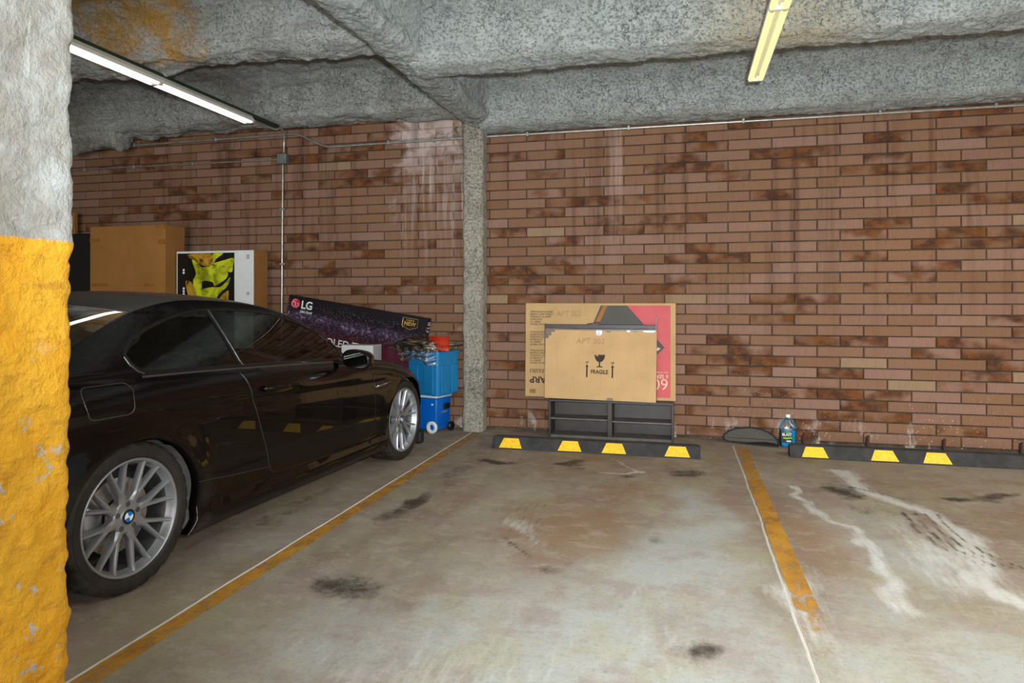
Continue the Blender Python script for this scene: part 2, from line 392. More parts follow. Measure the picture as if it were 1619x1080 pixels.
# clear film
def film(name, tint, fac, rough):
    k = N(name); t = k.t
    tr = k.n('ShaderNodeBsdfTransparent'); tr.inputs[0].default_value = tint
    gl = k.n('ShaderNodeBsdfGlossy'); gl.inputs['Roughness'].default_value = rough; gl.inputs[0].default_value = (1, 1, 1, 1)
    fr = k.n('ShaderNodeFresnel'); fr.inputs[0].default_value = 1.5
    f = k.math('ADD', k.math('MULTIPLY', fr.outputs[0], 1.0), fac, True)
    mx = k.n('ShaderNodeMixShader'); k.l(f, mx.inputs[0]); k.l(tr.outputs[0], mx.inputs[1]); k.l(gl.outputs[0], mx.inputs[2])
    k.l(mx.outputs[0], k.out.inputs[0]); return k, gl
k, g = film('tinted_car_glass', (.30, .32, .29, 1), .02, .01); M_glass = k.m
k, g = film('clear_plastic_film', (.88, .90, .92, 1), .10, .16)
bn = k.n('ShaderNodeBump'); bn.inputs['Strength'].default_value = 1; bn.inputs['Distance'].default_value = .012
k.l(k.noise(k.pos((1, 1, 1)), 20, 4, .6, 1.0), bn.inputs['Height']); k.l(bn.outputs[0], g.inputs['Normal']); M_film = k.m
k, g = film('clear_jug_plastic', (.88, .91, .93, 1), .06, .15); M_jug = k.m
k = N('blue_liquid'); k.base(lin(0, 150, 205), .2, 0, .5); M_liquid = k.m

# car materials
k = N('black_car_paint'); k.base((.0028, .0016, .0016, 1), .25, 0, .12); k.b.inputs['Coat Weight'].default_value = .48; k.b.inputs['Coat Roughness'].default_value = .015; M_paint = k.m
k = N('roof_panel_satin'); k.base((.020, .018, .018, 1), .38, 0, .5); k.b.inputs['Coat Weight'].default_value = .6; k.b.inputs['Coat Roughness'].default_value = .22; M_roof = k.m
M_seam = plain('panel_gap', (.010, .008, .007, 1), .4)
M_trimb = plain('black_window_trim', (.006, .006, .006, 1), .25)
M_trimh = plain('satin_trim_and_glint', (.09, .085, .08, 1), .3, .6)  # trim, and also the painted highlight along panel seams
M_chrome = plain('chrome', (.55, .54, .52, 1), .12, 1.0, var=.03)
M_mirror = plain('mirror_glass', (.16, .17, .17, 1), .05, 1.0, var=.02)
M_alloy = plain('silver_alloy', (.33, .34, .36, 1), .42, .65, var=.06)
M_alloyd = plain('brake_steel', (.42, .38, .35, 1), .35, .8, var=.2)
M_barrel = plain('shaded_rim_barrel', (.07, .068, .066, 1), .5, .5, var=.3)  # alloy barrel coloured dark for the shade behind the spokes
M_lug = plain('lug_recess', (.10, .10, .11, 1), .4, .5)
M_liner = plain('dusty_wheel_liner', lin(112, 110, 106), .9, var=.2, vscale=30, bump=.4)
M_inter = plain('car_interior', (.012, .011, .011, 1), .6)
M_seat = plain('black_leather', (.018, .016, .016, 1), .45)
k = N('tyre_rubber'); P = k.pos(obj=True)
tb = k.ramp(k.noise(P, 12, 4, .6), .3, .7)
k.base(k.mix(tb, lin(34, 30, 27), lin(50, 45, 41)), .62, 0, .35)
M_tyre = k.m
M_bmwb = plain('roundel_blue', lin(10, 110, 190), .25); M_bmww = plain('roundel_white', lin(225, 232, 238), .25)

# ------------------------------------------------------------------ setting: floor
def axis(a, b, fine0, fine1, df, dc):
    L = list(np.arange(a, fine0, dc)) + list(np.arange(fine0, fine1, df)) + list(np.arange(fine1, b, dc)) + [b]
    return np.array(L)
def blob(X, Y, cx, cy, rx, ry, rot=0, p=1.0):
    c, s = math.cos(rot), math.sin(rot); dx = X - cx; dy = Y - cy
    u = (dx * c + dy * s) / rx; v = (-dx * s + dy * c) / ry
    return p * np.clip(1.25 - np.sqrt(u * u + v * v) * .9, 0, 1)
def stroke(X, Y, pts, wd, p=1.0):
    r = np.zeros_like(X)
    wds = wd if isinstance(wd, (list, tuple)) else [wd] * len(pts)
    for (a, b, w0, w1) in zip(pts, pts[1:], wds, wds[1:]):
        a = np.array(a); b = np.array(b); d = b - a; t = np.clip(((X - a[0]) * d[0] + (Y - a[1]) * d[1]) / (d @ d), 0, 1)
        q = np.hypot(X - a[0] - t * d[0], Y - a[1] - t * d[1]); ww = w0 + (w1 - w0) * t
        r = np.maximum(r, np.clip(1.3 - q / ww, 0, 1) * p)
    return r
xs = axis(-9, 8, -3.2, 3.6, .024, .6); ys = axis(-6, 6.9, 1.6, 6.7, .024, .6)
X_, Y_ = np.meshgrid(xs, ys); Xf, Yf = X_.ravel(), Y_.ravel(); nx, ny = len(xs), len(ys)
P3 = np.stack([Xf, Yf, 0 * Xf], 1)
Xw = Xf + .10 * vnoise(P3, 3.1, 1) + .04 * vnoise(P3, 8, 2); Yw = Yf + .14 * vnoise(P3, 2.7, 3) + .05 * vnoise(P3, 7, 4)
fverts = np.stack([Xf, Yf, np.zeros_like(Xf)], 1)
idx = np.arange(nx * ny).reshape(ny, nx)
ff = np.stack([idx[:-1, :-1], idx[:-1, 1:], idx[1:, 1:], idx[1:, :-1]], -1).reshape(-1, 4)
floor = mesh_obj('floor', fverts, ff, M_floor); tag(floor, kind='structure')
mx = np.maximum
pale = mx.reduce([blob(Xw, Yw, -.35, 2.3, 1.3, 1.0), blob(Xw, Yw, 0.1, 4.2, .22, .8, .15, .9), blob(Xw, Yw, -.05, 3.3, .5, 1.0, .1, .95),
                  blob(Xw, Yw, 1.4, 2.5, 1.3, .9), blob(Xw, Yw, 1.05, 3.9, .45, .9, -.1, .7), blob(Xw, Yw, -1.2, 2.2, .55, .7, 0, .8), blob(Xw, Yw, -.75, 5.1, .3, .18, 0, .4), blob(Xw, Yw, -2.2, 3.3, .2, .8, 0, .5)])
brown = mx.reduce([blob(Xw, Yw, -.8, 5.3, 1.3, .75, 0, .62), blob(Xw, Yw, 1.9, 5.5, 1.6, .6, 0, .55), blob(Xw, Yw, -2.6, 4.4, .6, 1.8, 0, .6), blob(Xw, Yw, -.62, 3.9, .55, .8, 0, .9), blob(Xw, Yw, -.45, 4.7, .4, .5, 0, .8), blob(Xw, Yw, .62, 4.0, .3, 1.1, 0, .8), blob(Xw, Yw, .27, 4.3, .12, .9, 0, .6), blob(Xw, Yw, -1.5, 4.3, .35, .9, 0, .6), blob(Xw, Yw, 2.2, 4.4, .8, 1.0, 0, .7)])
white = mx.reduce([stroke(Xw, Yw, [(1.12, 5.68), (1.25, 5.3), (1.32, 4.96), (1.47, 4.67), (1.50, 4.3), (1.44, 4.0), (1.40, 3.5), (1.37, 2.6)], [.1, .12, .09, .09, .10, .11, .11, .13]),
                   stroke(Xw, Yw, [(.80, 5.1), (.80, 4.83), (.84, 4.37), (.88, 3.9), (.9, 3.6), (.95, 3.2)], [.03, .04, .04, .06, .09, .1], .9),
                   blob(Xw, Yw, 1.25, 3.9, .22, .6, 0, .75), blob(Xw, Yw, .50, 3.1, .10, .5, 0, .75), stroke(Xw, Yw, [(-.62, 5.22), (-.45, 5.20), (-.33, 5.3), (-.36, 5.45), (-.5, 5.52)], .018, 1.0),
                   blob(Xw, Yw, -.7, 2.15, .8, .4, 0, .5), blob(Xw, Yw, -.85, 3.85, .07, .35, .2, .65), blob(Xw, Yw, -.1, 2.9, .16, .6, .1, .3)])
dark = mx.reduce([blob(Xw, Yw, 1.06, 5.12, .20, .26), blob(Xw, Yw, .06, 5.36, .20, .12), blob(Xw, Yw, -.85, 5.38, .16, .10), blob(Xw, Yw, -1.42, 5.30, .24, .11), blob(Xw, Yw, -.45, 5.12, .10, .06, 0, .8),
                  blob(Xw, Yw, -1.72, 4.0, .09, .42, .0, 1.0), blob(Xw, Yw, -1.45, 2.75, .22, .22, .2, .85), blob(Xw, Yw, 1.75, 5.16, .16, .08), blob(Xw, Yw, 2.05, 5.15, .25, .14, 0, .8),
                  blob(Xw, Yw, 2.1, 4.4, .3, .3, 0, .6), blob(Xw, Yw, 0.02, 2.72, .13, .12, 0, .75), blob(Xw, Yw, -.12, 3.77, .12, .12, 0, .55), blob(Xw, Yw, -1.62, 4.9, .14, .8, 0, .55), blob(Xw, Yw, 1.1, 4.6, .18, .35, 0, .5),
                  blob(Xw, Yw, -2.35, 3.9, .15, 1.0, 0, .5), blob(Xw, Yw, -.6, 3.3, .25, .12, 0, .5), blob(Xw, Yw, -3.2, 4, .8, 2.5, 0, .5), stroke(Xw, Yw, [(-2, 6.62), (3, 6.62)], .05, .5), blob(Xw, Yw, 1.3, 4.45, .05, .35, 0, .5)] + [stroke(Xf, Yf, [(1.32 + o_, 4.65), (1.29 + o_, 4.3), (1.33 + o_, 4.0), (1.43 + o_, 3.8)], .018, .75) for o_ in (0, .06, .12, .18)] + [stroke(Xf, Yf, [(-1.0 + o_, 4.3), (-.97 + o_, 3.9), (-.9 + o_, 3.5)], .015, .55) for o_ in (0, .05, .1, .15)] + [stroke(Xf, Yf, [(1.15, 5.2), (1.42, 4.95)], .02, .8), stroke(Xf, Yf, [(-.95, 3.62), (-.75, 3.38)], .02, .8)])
for nm, A in (('pale', pale), ('brown', brown), ('white', white), ('dark', dark)):
    a = floor.data.attributes.new(nm, 'FLOAT', 'POINT'); a.data.foreach_set('value', A.astype(np.float32))
def strip(name, x0, x1, y0, y1, z, mat, parent, wear, wob=0.0, n=90, th=0.0):
    vs, fs = [], []; wr = []
    for i in range(n + 1):
        y = y0 + (y1 - y0) * i / n; o = wob * float(vnoise([(x0, y, 0)], 3, 5)[0]) * 1.2 + wob * random.uniform(-.25, .25)
        if th: vs += [(x0 + o, y, .0005), ((x0 + x1) / 2 + o, y, th), (x1 + o, y, .0005)]; kk = 3
        else: vs += [(x0 + o, y, z), (x1 - o, y, z)]; kk = 2
        wr += [wear(y)] * kk
        if i:
            a = kk * (i - 1); b = kk * i
            for j in range(kk - 1): fs.append((a + j, a + j + 1, b + j + 1, b + j))
    o = mesh_obj(name, vs, fs, mat, parent); a = o.data.attributes.new('wear', 'FLOAT', 'POINT'); a.data.foreach_set('value', wr); return o
strip('painted_stripe', -2.012, -1.925, -1, 6.45, .0012, M_line, floor, lambda y: .02 + .13 * max(0, (y - 4.2) / 2.2) , .003)
strip('painted_stripe', .462, .560, -1, 6.42, .0012, M_line, floor, lambda y: .0 + (.42 * min(1, max(0, (3.35 - y) / .9))) + .08 * max(0, (y - 4.8)), .003)
strip('paint_ridge', -2.031, -2.018, -1, 6.45, 0, M_white, floor, lambda y: 0, .003, 260, .004)
strip('paint_ridge', .440, .452, -1, 6.42, 0, M_white, floor, lambda y: 0, .006, 260, .004)

# ------------------------------------------------------------------ setting: brick walls with bricks one by one
WY = 6.70; PIT = .387; CH = .0960; Z0 = .023
def brick_mesh(name, L, h=.086, d=.02, c=.004):
    a, b = L / 2, h / 2
    vs = [(-a, 0, -b), (a, 0, -b), (a, 0, b), (-a, 0, b), (-a, -d + c, -b), (a, -d + c, -b), (a, -d + c, b), (-a, -d + c, b),
          (-a + c, -d, -b + c), (a - c, -d, -b + c), (a - c, -d, b - c), (-a + c, -d, b - c)]
    fs = [(8, 9, 10, 11), (4, 5, 9, 8), (5, 6, 10, 9), (6, 7, 11, 10), (7, 4, 8, 11), (0, 1, 5, 4), (1, 2, 6, 5), (2, 3, 7, 6), (3, 0, 4, 7)]
    return vs, fs
def brick_wall(name, xa, xb, ztop, vis):
    wl = box(name, xa, xb, WY + .012, WY + .25, -.02, ztop + .4, M_mortar, None, 0)
    tag(wl, kind='structure')
    L = []
    for n in range(0, int((ztop - Z0) / CH) + 1):
        off = .03 if n % 2 == 0 else .2235
        zc = Z0 + CH * (n + .5) + .002
        i0 = math.floor((xa - off) / PIT) ; x = off + i0 * PIT
        while x < xb:
            l, r = max(x + .005, xa), min(x + PIT - .005, xb)
            if r - l > .03: L.append(((l + r) / 2, zc, r - l))
            x += PIT
    L.append
    for n in range(1):   # the cut course on the floor
        pass
    # those that show largest: nearest the camera and in view
    L.sort(key=lambda q: (not (vis[0] < q[0] < vis[1] and vis[2] < q[1] < vis[3]), math.hypot(q[0], WY)))
    one, rest = L[:300], L[300:]
    cache = {}
    for (x, z, ln) in one:
        key = round(ln, 2)
        if key not in cache:
            vs, fs = brick_mesh('brick', ln); m = bpy.data.meshes.new('brick'); m.from_pydata(vs, [], fs); m.materials.append(M_brick); cache[key] = m
        o = bpy.data.objects.new('brick', cache[key]); COL.objects.link(o); o.parent = wl
        o.location = (x, WY + .014 + random.uniform(-.0025, .0025), z + random.uniform(-.001, .001)); o.rotation_euler = (random.uniform(-.012, .012), 0, random.uniform(-.004, .004))
    vs, fs = [], []
    for (x, z, ln) in rest:
        v, f = brick_mesh('', ln); b = len(vs); dy = random.uniform(-.0025, .0025)
        vs += [(p[0] + x, p[1] + WY + .014 + dy, p[2] + z) for p in v]; fs += [tuple(i + b for i in q) for q in f]
    o = mesh_obj('brick_courses', vs, fs, M_brickj, wl); tag(o, kind='stuff')
    return wl
brick_wall('wall_back_right', -2.03, 8.0, 3.25, (-1.93, 2.95, 0, 3.05))
brick_wall('wall_back_left', -9.0, -2.04, 3.35, (-5.2, -2.1, .3, 3.3))
M_conc = plain('grey_concrete_wall', lin(120, 112, 102), .9, var=.15, vscale=2, bump=.3)
tag(box('wall_left', -9.2, -9.0, -6, 6.95, 0, 3.8, M_conc), kind='structure')
tag(box('wall_right', 8.0, 8.2, 6.0, 6.95, 0, 3.8, M_conc), kind='structure')

# ------------------------------------------------------------------ setting: sprayed ceiling, beams and girder
def resample(pts, fine_from, df, dc):
    out = []
    for (a, b) in zip(pts, pts[1:]):
        a = np.array(a, float); b = np.array(b, float); d = np.linalg.norm(b - a); st = df if max(a[0], b[0]) > fine_from else dc
        n = max(1, int(round(d / st)))
        for i in range(n): out.append(a + (b - a) * i / n)
    out.append(np.array(pts[-1], float)); return np.array(out)
def soft(P, n=2):
    for _ in range(n):
        Q = P.copy(); Q[1:-1] = (P[:-2] + 2 * P[1:-1] + P[2:]) / 4; P = Q
    return P
def spray_surface(name, xs, prof, amp, mat, seed, flute=0.0, swell=0.0, zdeck=3.4, parent=None, along='x'):
    """prof: (y,z) polyline, extruded along x; displaced along its normal"""
    t = np.gradient(prof, axis=0); t /= np.linalg.norm(t, axis=1)[:, None] + 1e-9
    nrm = np.stack([t[:, 1], -t[:, 0]], 1)         # pointing down for increasing y
    XX, II = np.meshgrid(xs, np.arange(len(prof)))
    xf = XX.ravel(); ii = II.ravel()
    P = np.stack([xf, prof[ii, 0], prof[ii, 1]], 1)
    d = amp * (vnoise(P, 14, seed) * .8 + vnoise(P, 30, seed + 1) * .85 + vnoise(P, 60, seed + 2) * .6 + vnoise(P, 5, seed + 3) * .9)
    if swell:
        d += swell * (vnoise(P * [1, 1.6, 2.5], 2.2, seed + 5) * .7 + .9 * np.abs(vnoise(P * [1, 2.2, 2.2] + P[:, [1, 0, 2]] * [.8, 0, 0], 3.1, seed + 6)) - .4 * np.abs(vnoise(P * [1.2, 3, 3], 7, seed + 9)))
    if flute:
        ph = (xf + .10 * (P[:, 1] % 1.65) + .02 * vnoise(P, 2, seed + 7)) / .155 % 1
        deep = np.clip((P[:, 2] - (zdeck - .12)) / .08, 0, 1)
        d -= flute * np.where(ph < .10, 1, 0) * deep * (vnoise(P, 3, seed + 8) > -.15)
    V = np.stack([xf, P[:, 1] + nrm[ii, 0] * d, P[:, 2] + nrm[ii, 1] * d], 1)
    if along == 'y': V = V[:, [1, 0, 2]]
    nx_, ny_ = len(xs), len(prof); idx = np.arange(nx_ * ny_).reshape(ny_, nx_)
    F = np.stack([idx[:-1, :-1], idx[:-1, 1:], idx[1:, 1:], idx[1:, :-1]], -1).reshape(-1, 4)
    m = bpy.data.meshes.new(name); m.vertices.add(len(V)); m.vertices.foreach_set('co', V.astype(np.float32).ravel())
    m.loops.add(F.size); m.loops.foreach_set('vertex_index', F.ravel().astype(np.int32))
    m.polygons.add(len(F)); m.polygons.foreach_set('loop_start', np.arange(0, F.size, 4, dtype=np.int32)); m.polygons.foreach_set('loop_total', np.full(len(F), 4, dtype=np.int32))
    m.update(calc_edges=True); m.validate(); m.polygons.foreach_set('use_smooth', [True] * len(m.polygons)); m.materials.append(mat)
    return link(bpy.data.objects.new(name, m), parent)
def beams_profile(y_edges, zb, zd, y_start=-6.0, wall_end=None):
    pts = [(y_start, zd)]
    for ye in y_edges:
        pts += [(ye - .78, zd), (ye - .52, zd - .035), (ye - .38, zd - .14), (ye - .33, zb + .13), (ye - .345, zb + .055), (ye - .28, zb + .012), (ye - .14, zb), (ye - .02, zb + .005)]
        if wall_end and ye == wall_end: pts += [(ye + .05, zb + .04), (ye + .25, zb + .06)]; break
        pts += [(ye + .012, zb + .04), (ye - .05, zb + .10), (ye - .07, zb + .2), (ye - .04, zd - .06), (ye + .05, zd)]
    return pts
xr = np.concatenate([np.arange(-1.93, 3.4, .016), np.arange(3.4, 8.01, .1)])
profR = soft(resample(beams_profile([0.03, 1.68, 3.32, 4.95, 6.71], 3.0, 3.42, wall_end=6.71), 2.3, .015, .12), 1)
ceil = spray_surface('ceiling', xr, profR, .0085, M_sprayR, 11, flute=.018, zdeck=3.42); tag(ceil, kind='structure')
xl = np.concatenate([np.arange(-9.0, -7.6, .1), np.arange(-7.6, -1.98, .018)])
profL = soft(resample(beams_profile([-.1, 1.55, 3.19, 4.83, 6.61], 3.20, 3.62, wall_end=6.61), 2.3, .016, .12), 3)
ceil2 = spray_surface('ceiling', xl, profL, .008, M_sprayL, 31, swell=.055, zdeck=3.62); tag(ceil2, kind='structure')
# girder along y over the column (profile in x,z)
gp = [(-2.16, 3.75), (-2.15, 3.30), (-2.145, 3.15), (-2.12, 3.08), (-2.05, 3.045), (-1.93, 3.03), (-1.865, 3.04), (-1.83, 3.09), (-1.84, 3.18), (-1.76, 3.38), (-1.60, 3.50)]
gy = np.concatenate([np.arange(-6, 2.2, .12), np.arange(2.2, 6.72, .016)])
girder = spray_surface('ceiling_girder', gy, resample(gp, -99, .018, .018), .010, M_sprayR, 51, along='y'); tag(girder, kind='structure')
# ragged lump of spray hanging by the left wall corner
V_, F_ = [], []
lump = []
for j in range(36):
    for i in range(60):
        a = i / 59 * .85; t = j / 35 * PI
        x = -6.98 + a; dep = .24 * (.86 + .14 * math.sin(i * .12 + .6)) * min(1, (59 - i) / 4 + .1)
        lump.append((x, 6.46 - .16 * math.cos(t), 3.24 - dep * math.sin(t)))
lump = np.array(lump); lump[:, 2] += .02 * vnoise(lump, 14, 81); lump[:, 0] += .02 * vnoise(lump, 20, 82); lump[:, 1] += .01 * vnoise(lump, 24, 83)
mesh_obj('spray_lump', lump, [(j * 60 + i, j * 60 + i + 1, (j + 1) * 60 + i + 1, (j + 1) * 60 + i) for j in range(35) for i in range(59)], M_sprayL, ceil2, True)
tag(box('trim_1', -2.03, 8, 6.60, 6.70, 3.02, 3.3, M_conc, None, 0), kind='structure')
tag(box('ceiling_slab', -9.2, 8.2, -6, 6.95, 3.78, 3.95, M_conc, None, 0), kind='structure')

def sprayed_post(name, cx, cy, hx, hy, z0, z1, rad, amp, mat, seed, st=.012):
    n = int((4 * (hx + hy)) / st); per = []
    # rounded rectangle outline
    for (sx, sy, a0) in ((1, 1, 0), (-1, 1, PI / 2), (-1, -1, PI), (1, -1, 3 * PI / 2)):
        for k in range(9):
            t = a0 + PI / 2 * k / 8; per.append((sx * (hx - rad) + rad * math.cos(t), sy * (hy - rad) + rad * math.sin(t)))
    per.append(per[0]); per = np.array(per); seg = np.hypot(*np.diff(per, axis=0).T); cum = np.concatenate([[0], np.cumsum(seg)])
    s = np.linspace(0, cum[-1], n, endpoint=False); px = np.interp(s, cum, per[:, 0]); py = np.interp(s, cum, per[:, 1])
    tx = np.roll(px, -1) - np.roll(px, 1); ty = np.roll(py, -1) - np.roll(py, 1); q = np.hypot(tx, ty); nx_, ny_ = ty / q, -tx / q
    zs = np.arange(z0, z1 + st, st); I, J = np.meshgrid(np.arange(n), np.arange(len(zs))); i = I.ravel(); z = zs[J.ravel()]
    P = np.stack([cx + px[i], cy + py[i], z], 1)
    d = amp * (vnoise(P, 9, seed) + .8 * vnoise(P, 24, seed + 1) + .5 * vnoise(P, 60, seed + 2))
    V = P + np.stack([nx_[i] * d, ny_[i] * d, 0 * d], 1)
    F = []
    m_ = len(zs)
    idx = np.arange(n * m_).reshape(m_, n); nxt = np.roll(idx, -1, axis=1)
    F = np.stack([idx[:-1], nxt[:-1], nxt[1:], idx[1:]], -1).reshape(-1, 4)
    return mesh_obj(name, V, F.tolist(), mat, None, True)
o = sprayed_post('concrete_column', -2.03, 6.60, .105, .10, 0, 3.12, .045, .007, M_col, 61)
tag(o, 'slim pale grey rough sprayed column standing against the brick wall', 'column')
o = sprayed_post('concrete_pillar', -1.80, 1.19, .20, .32, 0, 3.25, .05, .008, M_pillar, 71)
o.rotation_euler = (math.radians(-.55), 0, 0)
tag(o, 'thick rough pillar in the foreground, grey above and yellow paint below', 'pillar')

# ------------------------------------------------------------------ conduits on the wall
cr = .0125
t = empty('metal_conduit', (-1.95, 6.66, 2.96), label='long thin metal conduit running high along the brick wall behind the column', cat='conduit')
def rel(pts, L): return [(p[0] - L[0], p[1] - L[1], p[2] - L[2]) for p in pts]
L0 = (-1.95, 6.66, 2.96)
tube_obj('pipe', rel(round_path([(7.9, 6.662, 2.955), (-1.95, 6.662, 2.972), (-3.73, 6.662, 2.965), (-4.08, 6.662, 3.13), (-8.9, 6.662, 3.11)], .08), L0), cr, M_galv, t)
for x in (-7.5, -6.2, -5.1, -3.0, -2.5, -1.5, -.5, .55, 1.7, 2.6):
    z = 2.972 if x > -3.8 else 3.125
    box('clip', *[a for a in (x - L0[0] - .012, x - L0[0] + .012, -.018, .03, z - L0[2] - .024, z - L0[2] + .020)], M_galv, t, .003)
L0 = (-4.245, 6.66, 2.86)
t = empty('metal_conduit', L0, label='metal conduit dropping down the brick wall from the left lamp through a junction box', cat='conduit')
tube_obj('pipe', rel(round_path([(-4.19, 6.42, 3.20), (-4.20, 6.60, 3.14), (-4.235, 6.655, 3.04), (-4.237, 6.655, 2.93)], .08), L0), .013, M_galv, t)
tube_obj('pipe', rel([(-4.250, 6.655, 2.80), (-4.258, 6.655, 1.9), (-4.268, 6.655, .05)], L0), .011, M_galv, t)
o = box('junction_box', -.055, .055, -.045, .03, -.055, .055, M_galvd, t, .006, 2)
box('cover_screw', -.006, .006, -.049, -.044, .03, .042, M_galv, o, .001)
box('cover_screw', -.006, .006, -.049, -.044, -.042, -.03, M_galv, o, .001)
for z in (2.3, 1.7): box('clip', -.04, .02, -.02, .03, z - 2.86, z - 2.84, M_galv, t, .003)
t = empty('metal_conduit', (-4.31, 6.66, 2.86), label='lower thin conduit running left from the junction box', cat='conduit')
tube_obj('pipe', [(0, .0, 0), (-2.7, 0, .012), (-4.6, 0, .015)], .009, M_galv, t)
for x in (-1.1, -1.9, -2.6): box('clip', x - .01, x + .01, -.014, .03, -.014, .03, M_galv, t, .002)

# ------------------------------------------------------------------ fluorescent fixtures
def fixture(x, z, yend, seg, label, mt, rail_to, left):
    L = (x, yend, z); t = empty('fluorescent_lamp', L, label=label, cat='ceiling light', group=None)
    Ltot = seg * 1.24
    hw = .056
    # housing trough: folded sheet profile
    pr = [(-hw, -.012), (-hw, .012), (-.034, .046), (.034, .046), (hw, .012), (hw, -.012), (hw - .006, -.012), (.030, .020), (.012, .014), (0, -.012), (-.012, .014), (-.030, .020), (-hw + .006, -.012)]
    n = len(pr); vs = [(a, 0, b) for a, b in pr] + [(a, -Ltot, b) for a, b in pr]
    bm = bmesh.new(); V = [bm.verts.new(v) for v in vs]
    for i in range(n): bm.faces.new((V[i], V[(i + 1) % n], V[(i + 1) % n + n], V[i + n]))
    bm.faces.new(V[:n][::-1]); bm.faces.new(V[n:])
    bmesh.ops.triangulate(bm, faces=[f for f in bm.faces if len(f.verts) > 4])
    bm_obj('housing', bm, M_housing, t)
    for i in range(seg):
        for s in (-1, 1):
            y0, y1 = -i * 1.24 - .02, -(i + 1) * 1.24 + .02
            o = tube_obj('tube', [(s * .034, y0, -.012), (s * .034, y1, -.012)], .019, mt, t, 12)
            for yy in (y0, y1): tube_obj('end_cap', [(s * .034, yy + .006, -.012), (s * .034, yy - .006, -.012)], .0165, M_tubecap, o, 12)
        box('socket', -.05, .05, -i * 1.24 - .012, -i * 1.24 + .010, -.026, .014, M_housing, t, .002)
    box('rail', -.028, .028, -Ltot, rail_to - yend, .047, .078, M_green, t, .003)
    return t
M_tubecap = plain('tube_cap', lin(190, 170, 90), .4, .3)
fixture(.515, 2.915, 5.22, 6, 'yellow glowing fluorescent strip light hanging right, above the empty spaces', M_tubeY, 5.42, False)
fixture(-4.19, 3.10, 5.97, 6, 'white fluorescent strip light hanging left, above the black car', M_tubeW, 6.45, True)
t = None

# ------------------------------------------------------------------ black open shelf unit
t = empty('shelf_unit', (-.66, 6.44, 0), label='low dark brown open shelf unit with four compartments carrying two flat boxes', cat='shelf')
W, HH, D = .585, .362, .235
box('side_panel', -W, -W + .022, 0, D, 0, HH - .022, M_espresso, t); box('side_panel', W - .022, W, 0, D, 0, HH - .022, M_espresso, t)
box('top_panel', -W, W, -.002, D, HH - .022, HH, M_espresso, t); box('bottom_panel', -W + .022, W - .022, .002, D, .0, .024, M_espin, t)
box('divider', -.022, .022, 0, D - .006, .024, HH - .022, M_espresso, t)
box('shelf', -W + .022, -.022, .006, D - .006, .170, .186, M_espin, t); box('shelf', .022, W - .022, .006, D - .006, .160, .176, M_espin, t)
box('back_panel', -W + .022, W - .022, D - .006, D, .024, HH - .022, M_espresso, t, 0)

# big TV carton standing upside down on the unit against the wall
x0, x1, z0, z1 = -1.505, -.06, .363, 1.283
t = empty('television_carton', (-.78, 6.60, z0), rot=(math.radians(-1.5), 0, 0), label='wide flat upside down cardboard television carton with red print, leaning on the brick wall', cat='box')
hx = .722; h = .918
box('carton', -hx, hx, -.045, .045, 0, h, M_cardlt, t, .006, 2)
yf = -.0465
red = flat_poly('red_print', [(.09 + .14, .895), (.675, .895), (.675, .03), (.40, .03), (.50, .22)], yf, M_red, t)
flat_poly('pictured_television', [(.02, .895), (.27, .895), (.62, .50), (.40, .28), (.36, .4), (-.08, .66)], yf - .001, M_darkprint, t)
flat_poly('pictured_edge', [(.045, .895), (.085, .895), (.015, .74), (-.03, .74)], yf - .002, M_card2, t)
flat_poly('pictured_screen', [(.50, .525), (.585, .49), (.49, .42)], yf - .002, M_redtxt, t)
UD = (PI / 2, PI, 0)
text('lettering', 'SHARP', .085, (-.675, yf - .001, .195), M_ink, t, UD, 'RIGHT', sx=1.1, bold=.002)
text('lettering', 'LC-60LE650U', .055, (-.675, yf - .001, .272), M_ink, t, UD, 'RIGHT', sx=.95)
for k_, ss in enumerate(['SIZE 60 DISPLAY', 'SMART TV', 'CONTENTS', 'REMOTE CONTROL', 'STAND AND SCREWS', 'OPERATION MANUAL']):
    for zz, nn in ((.34, 6), (.52, 6), (.72, 6)):
        text('lettering', ss, .026, (-.675, yf - .001, zz + .0245 * k_), M_ink, t, UD, 'RIGHT', sx=.9)
text('lettering', '60', .15, (.655, yf - .0018, .205), M_redtxt, t, UD, 'LEFT')
text('lettering', '6 SERIES', .05, (.655, yf - .0018, .245), M_redtxt, t, UD, 'LEFT', bold=.001)
text('lettering', 'LED SMART', .026, (.655, yf - .0018, .275), M_redtxt, t, UD, 'LEFT')
text('handwriting', 'APT 302', .078, (-.41, yf - .001, .79), M_pencil, t, (PI / 2, 0, math.radians(0)), sx=.88)
flat_poly('print_frame', [(-.675, .035), (-.615, .035), (-.615, .075), (-.675, .075)], yf - .001, M_tape2, t)

# flat black panel between the two boxes
t = empty('flat_television', (-.765, 6.519, .363), rot=(math.radians(-1.5), 0, 0), label='thin flat black television, top edge showing behind the fragile carton', cat='television')
box('screen_body', -.535, .535, -.008, .008, 0, .705, M_blackp, t, .004, 2)
box('top_rim', -.535, .535, -.012, .010, .672, .715, M_espresso, t, .004)
bm = bmesh.new(); lathe(bm, [(0, .0), (.0, .06), (.01, .055), (.016, .03), (.018, .0)], 20, 'z'); o = bm_obj('stand_knob', bm, M_tape, t); o.location = (-.06, 0, .712); o.scale = (1.1, .3, 1)
box('upright_strip', .526, .534, -.014, -.006, .66, .80, M_blackp, t, .001)

